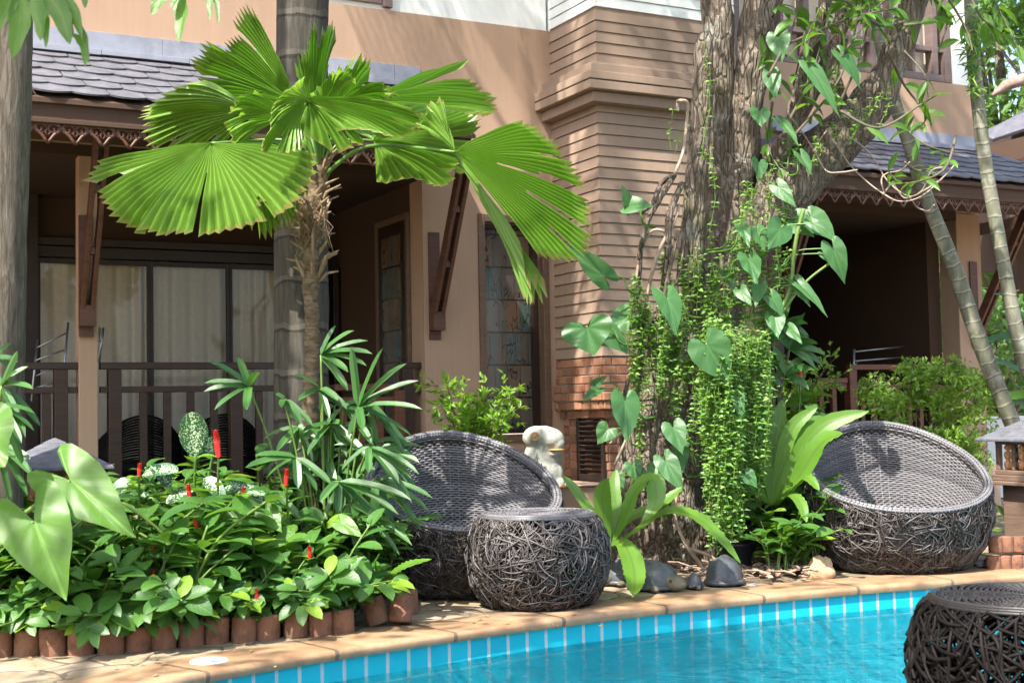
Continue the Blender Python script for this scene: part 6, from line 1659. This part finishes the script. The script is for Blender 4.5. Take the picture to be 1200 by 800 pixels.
# hedge bush (right)
rng=random.Random(70); pB=at(1075,575,10.4)
hb=thing('hedge_shrub','large light-green hedge bush in front of the right veranda, behind the egg chair','shrub',(pB.x,pB.y,0)); m=MB(); ms=MB()
ell_=[((1060,455),(50,28)),((1100,450),(48,24)),((1030,470),(26,16)),((1040,500),(22,18)),((1120,500),(40,40)),((1085,500),(40,22)),((1140,455),(24,24)),((1110,540),(38,30)),((1020,455),(16,14)),((1140,540),(20,30)),((1065,535),(25,15)),((1075,430),(22,12)),((1110,428),(20,10)),((1150,490),(16,22))]
for (c,r) in ell_:
    Cn=at(c[0],c[1],10.4); rx,rz_=r[0]*10.4/F,r[1]*10.4/F; n=int(r[0]*r[1]*.40)
    P=path([pB+Vector((0,0,-.3)),Vector((pB.x,pB.y,0)).lerp(Cn,.5)+Vector((0,.05,.1)),Cn],6); ms.tube([Vector((pB.x+(Cn.x-pB.x)*.2,pB.y,0)),P[6],Cn],[.012,.008,.003],6)
    for i in range(n):
        v=rdir(rng)*rng.uniform(.25,1)**.5; q=Cn+Vector((v.x*rx,v.y*.3,v.z*rz_))
        if noise.noise(q*6)<-.05: continue
        d=rdir(rng,.1); 
        for j in range(3): kite(m,q+rdir(rng)*.02,(d+rdir(rng)*.8).normalized(),rng.uniform(.035,.06),rng.uniform(.018,.028),rdir(rng,1)+TOCAM*.6)
    for i in range(10): v=rdir(rng); ms.tube([Cn,Cn+Vector((v.x*rx,v.y*.25,v.z*rz_))],.0025,4)
m.build('foliage',M['bush'],hb); ms.build('stem',M['stem_dark'],hb,smooth=True)
# plants at the right edge
strap_plant('strap_plant','bright green strap-leaved plant at the right edge above the low terracotta edging',1190,650,24,.34,.05,M['ear'],rng,None,.12,elev=(.5,1.4))
bn=thing('banana_plant','broad-leaved plant behind the right lantern, catching the light','plant',tuple(at(1200,560,11.5)))
m=MB()
for pts,w in (([(1230,470),(1200,440),(1170,425),(1155,428)],.16),([(1240,420),(1210,400),(1180,395),(1150,402)],.15),([(1230,450),(1190,465),(1150,460),(1126,470)],.14),([(1240,360),(1215,335),(1200,320)],.2),([(1240,500),(1210,480),(1185,470)],.15),([(1235,400),(1205,380),(1180,350),(1165,345)],.12)): frond(m,[at(x,y,11.3-.1*i) for i,(x,y) in enumerate(pts)],w,(0,-.6,1),'lance',.04,.12)
m.build('leaf',M['philo'],bn,smooth=True)
# leaves hanging into the top left corner from a tree beside the camera
rng=random.Random(52)
for nm,lst,Y,lab in (('overhanging_branch',[([(-40,-50),(10,-30),(60,-20)],[((22,-8),(15,68),24),((38,-5),(48,48),20),((42,0),(54,56),10),((52,-10),(82,52),24),((70,-12),(96,48),10),((82,18),(104,74),8),((86,40),(100,78),9),((90,-20),(100,10),12),((15,-10),(-8,40),20)])],3.4,'bright leaves dangling into the top left corner in front of the palm trunk'),
    ('overhanging_branch',[([(150,-60),(200,-30),(250,-15)],[((190,-14),(178,18),18),((208,-14),(209,50),17),((235,-20),(246,23),8),((243,-12),(256,28),5),((215,-20),(200,10),14)])],3.5,'small bunch of dangling leaves above the left eave')):
    c=at(lst[0][0][0][0],lst[0][0][0][1],Y); root=thing(nm,lab,'branch',tuple(c)); m=MB(); ms=MB()
    for stem,lv in lst:
        ms.tube(path([at(x,y,Y) for x,y in stem],5),.004,6)
        for a,t,w in lv:
            A=at(a[0],a[1],Y); T=at(t[0],t[1],Y-.05); frond(m,[A,A.lerp(T,.5)+Vector((.01,0,.01)),T],w*Y/F,Vector((rng.uniform(-.4,.4),-1,.3)),'lance',.12,.14,nf=1.2)
            ms.tube([A,at(stem[-1][0]*.3+a[0]*.7,stem[1][1],Y)],.0018,4)
    m.build('foliage',M['tree'],root,smooth=True); ms.build('stem',M['stem_dark'],root,smooth=True)
# ================================================================== background greenery
rng=random.Random(123)
BG='leafy trees beyond the right end of the villa'
def bgtree(x,y,z,r,n,L,label,trunk=True):
    root=thing('background_tree',label,'tree',(x,y,-.02),BG); m=MB()
    for i in range(n):
        v=rdir(rng)*rng.uniform(.35,1)**.6; q=Vector((x,y,z))+Vector((v.x*r[0],v.y*r[1],v.z*r[2]))
        if noise.noise(q*.8)<-.18: continue
        for j in range(2): kite(m,q+rdir(rng)*L*.4,rdir(rng),L*rng.uniform(.6,1.2),L*.45,rdir(rng,.8)+TOCAM*.4)
    m.build('crown',M['bgleaf'],root); ms=MB(); ms.tube(path([(x,y,-.1),(x+.2,y,z*.5),(x,y,z)],6),radl([.2,.08],13),8,nz=.2)
    for i in range(5): v=rdir(rng,.3); ms.tube([(x,y,z*.7),(x+v.x*r[0]*.7,y+v.y*r[1]*.7,z+v.z*r[2]*.6)],[.07,.02],6)
    ms.build('trunk',M['bark'],root,smooth=True)
def wb(px,py,Y): return at(px,py,Y)
for (px,py,Y,r,n,L,l) in ((1170,60,24,(2.6,1.6,2.2),2600,.26,'sunlit background tree seen between the upright palm and the picture edge'),(1260,20,22,(2.2,1.6,2.6),1500,.26,'background tree behind the pavilion ridge'),(1085,10,30,(3,2,2.5),900,.32,'background tree peeping over the villa corner'),
   (1180,300,21,(2.2,1.5,1.9),2000,.22,'dense background tree below the pavilion eave'),(1160,440,17,(1.2,1,1.2),1500,.15,'lighter background shrub behind the right hedge'),(1260,420,19,(1.8,1,1.8),1300,.2,'background tree at the right edge behind the lantern')):
    c=wb(px,py,Y); bgtree(c.x,c.y,max(c.z,.6),r,n,L,l)
gw=MB(); a=at(1120,470,15); b=at(1400,470,15); gw.bar(Vector((a.x,a.y,.45)),Vector((b.x+2,b.y,.45)),.15,.9); o=gw.build('garden_wall',M['stucco_white'],bevel=.01); tag(o,'low pale garden wall behind the hedge and lantern at right','wall')
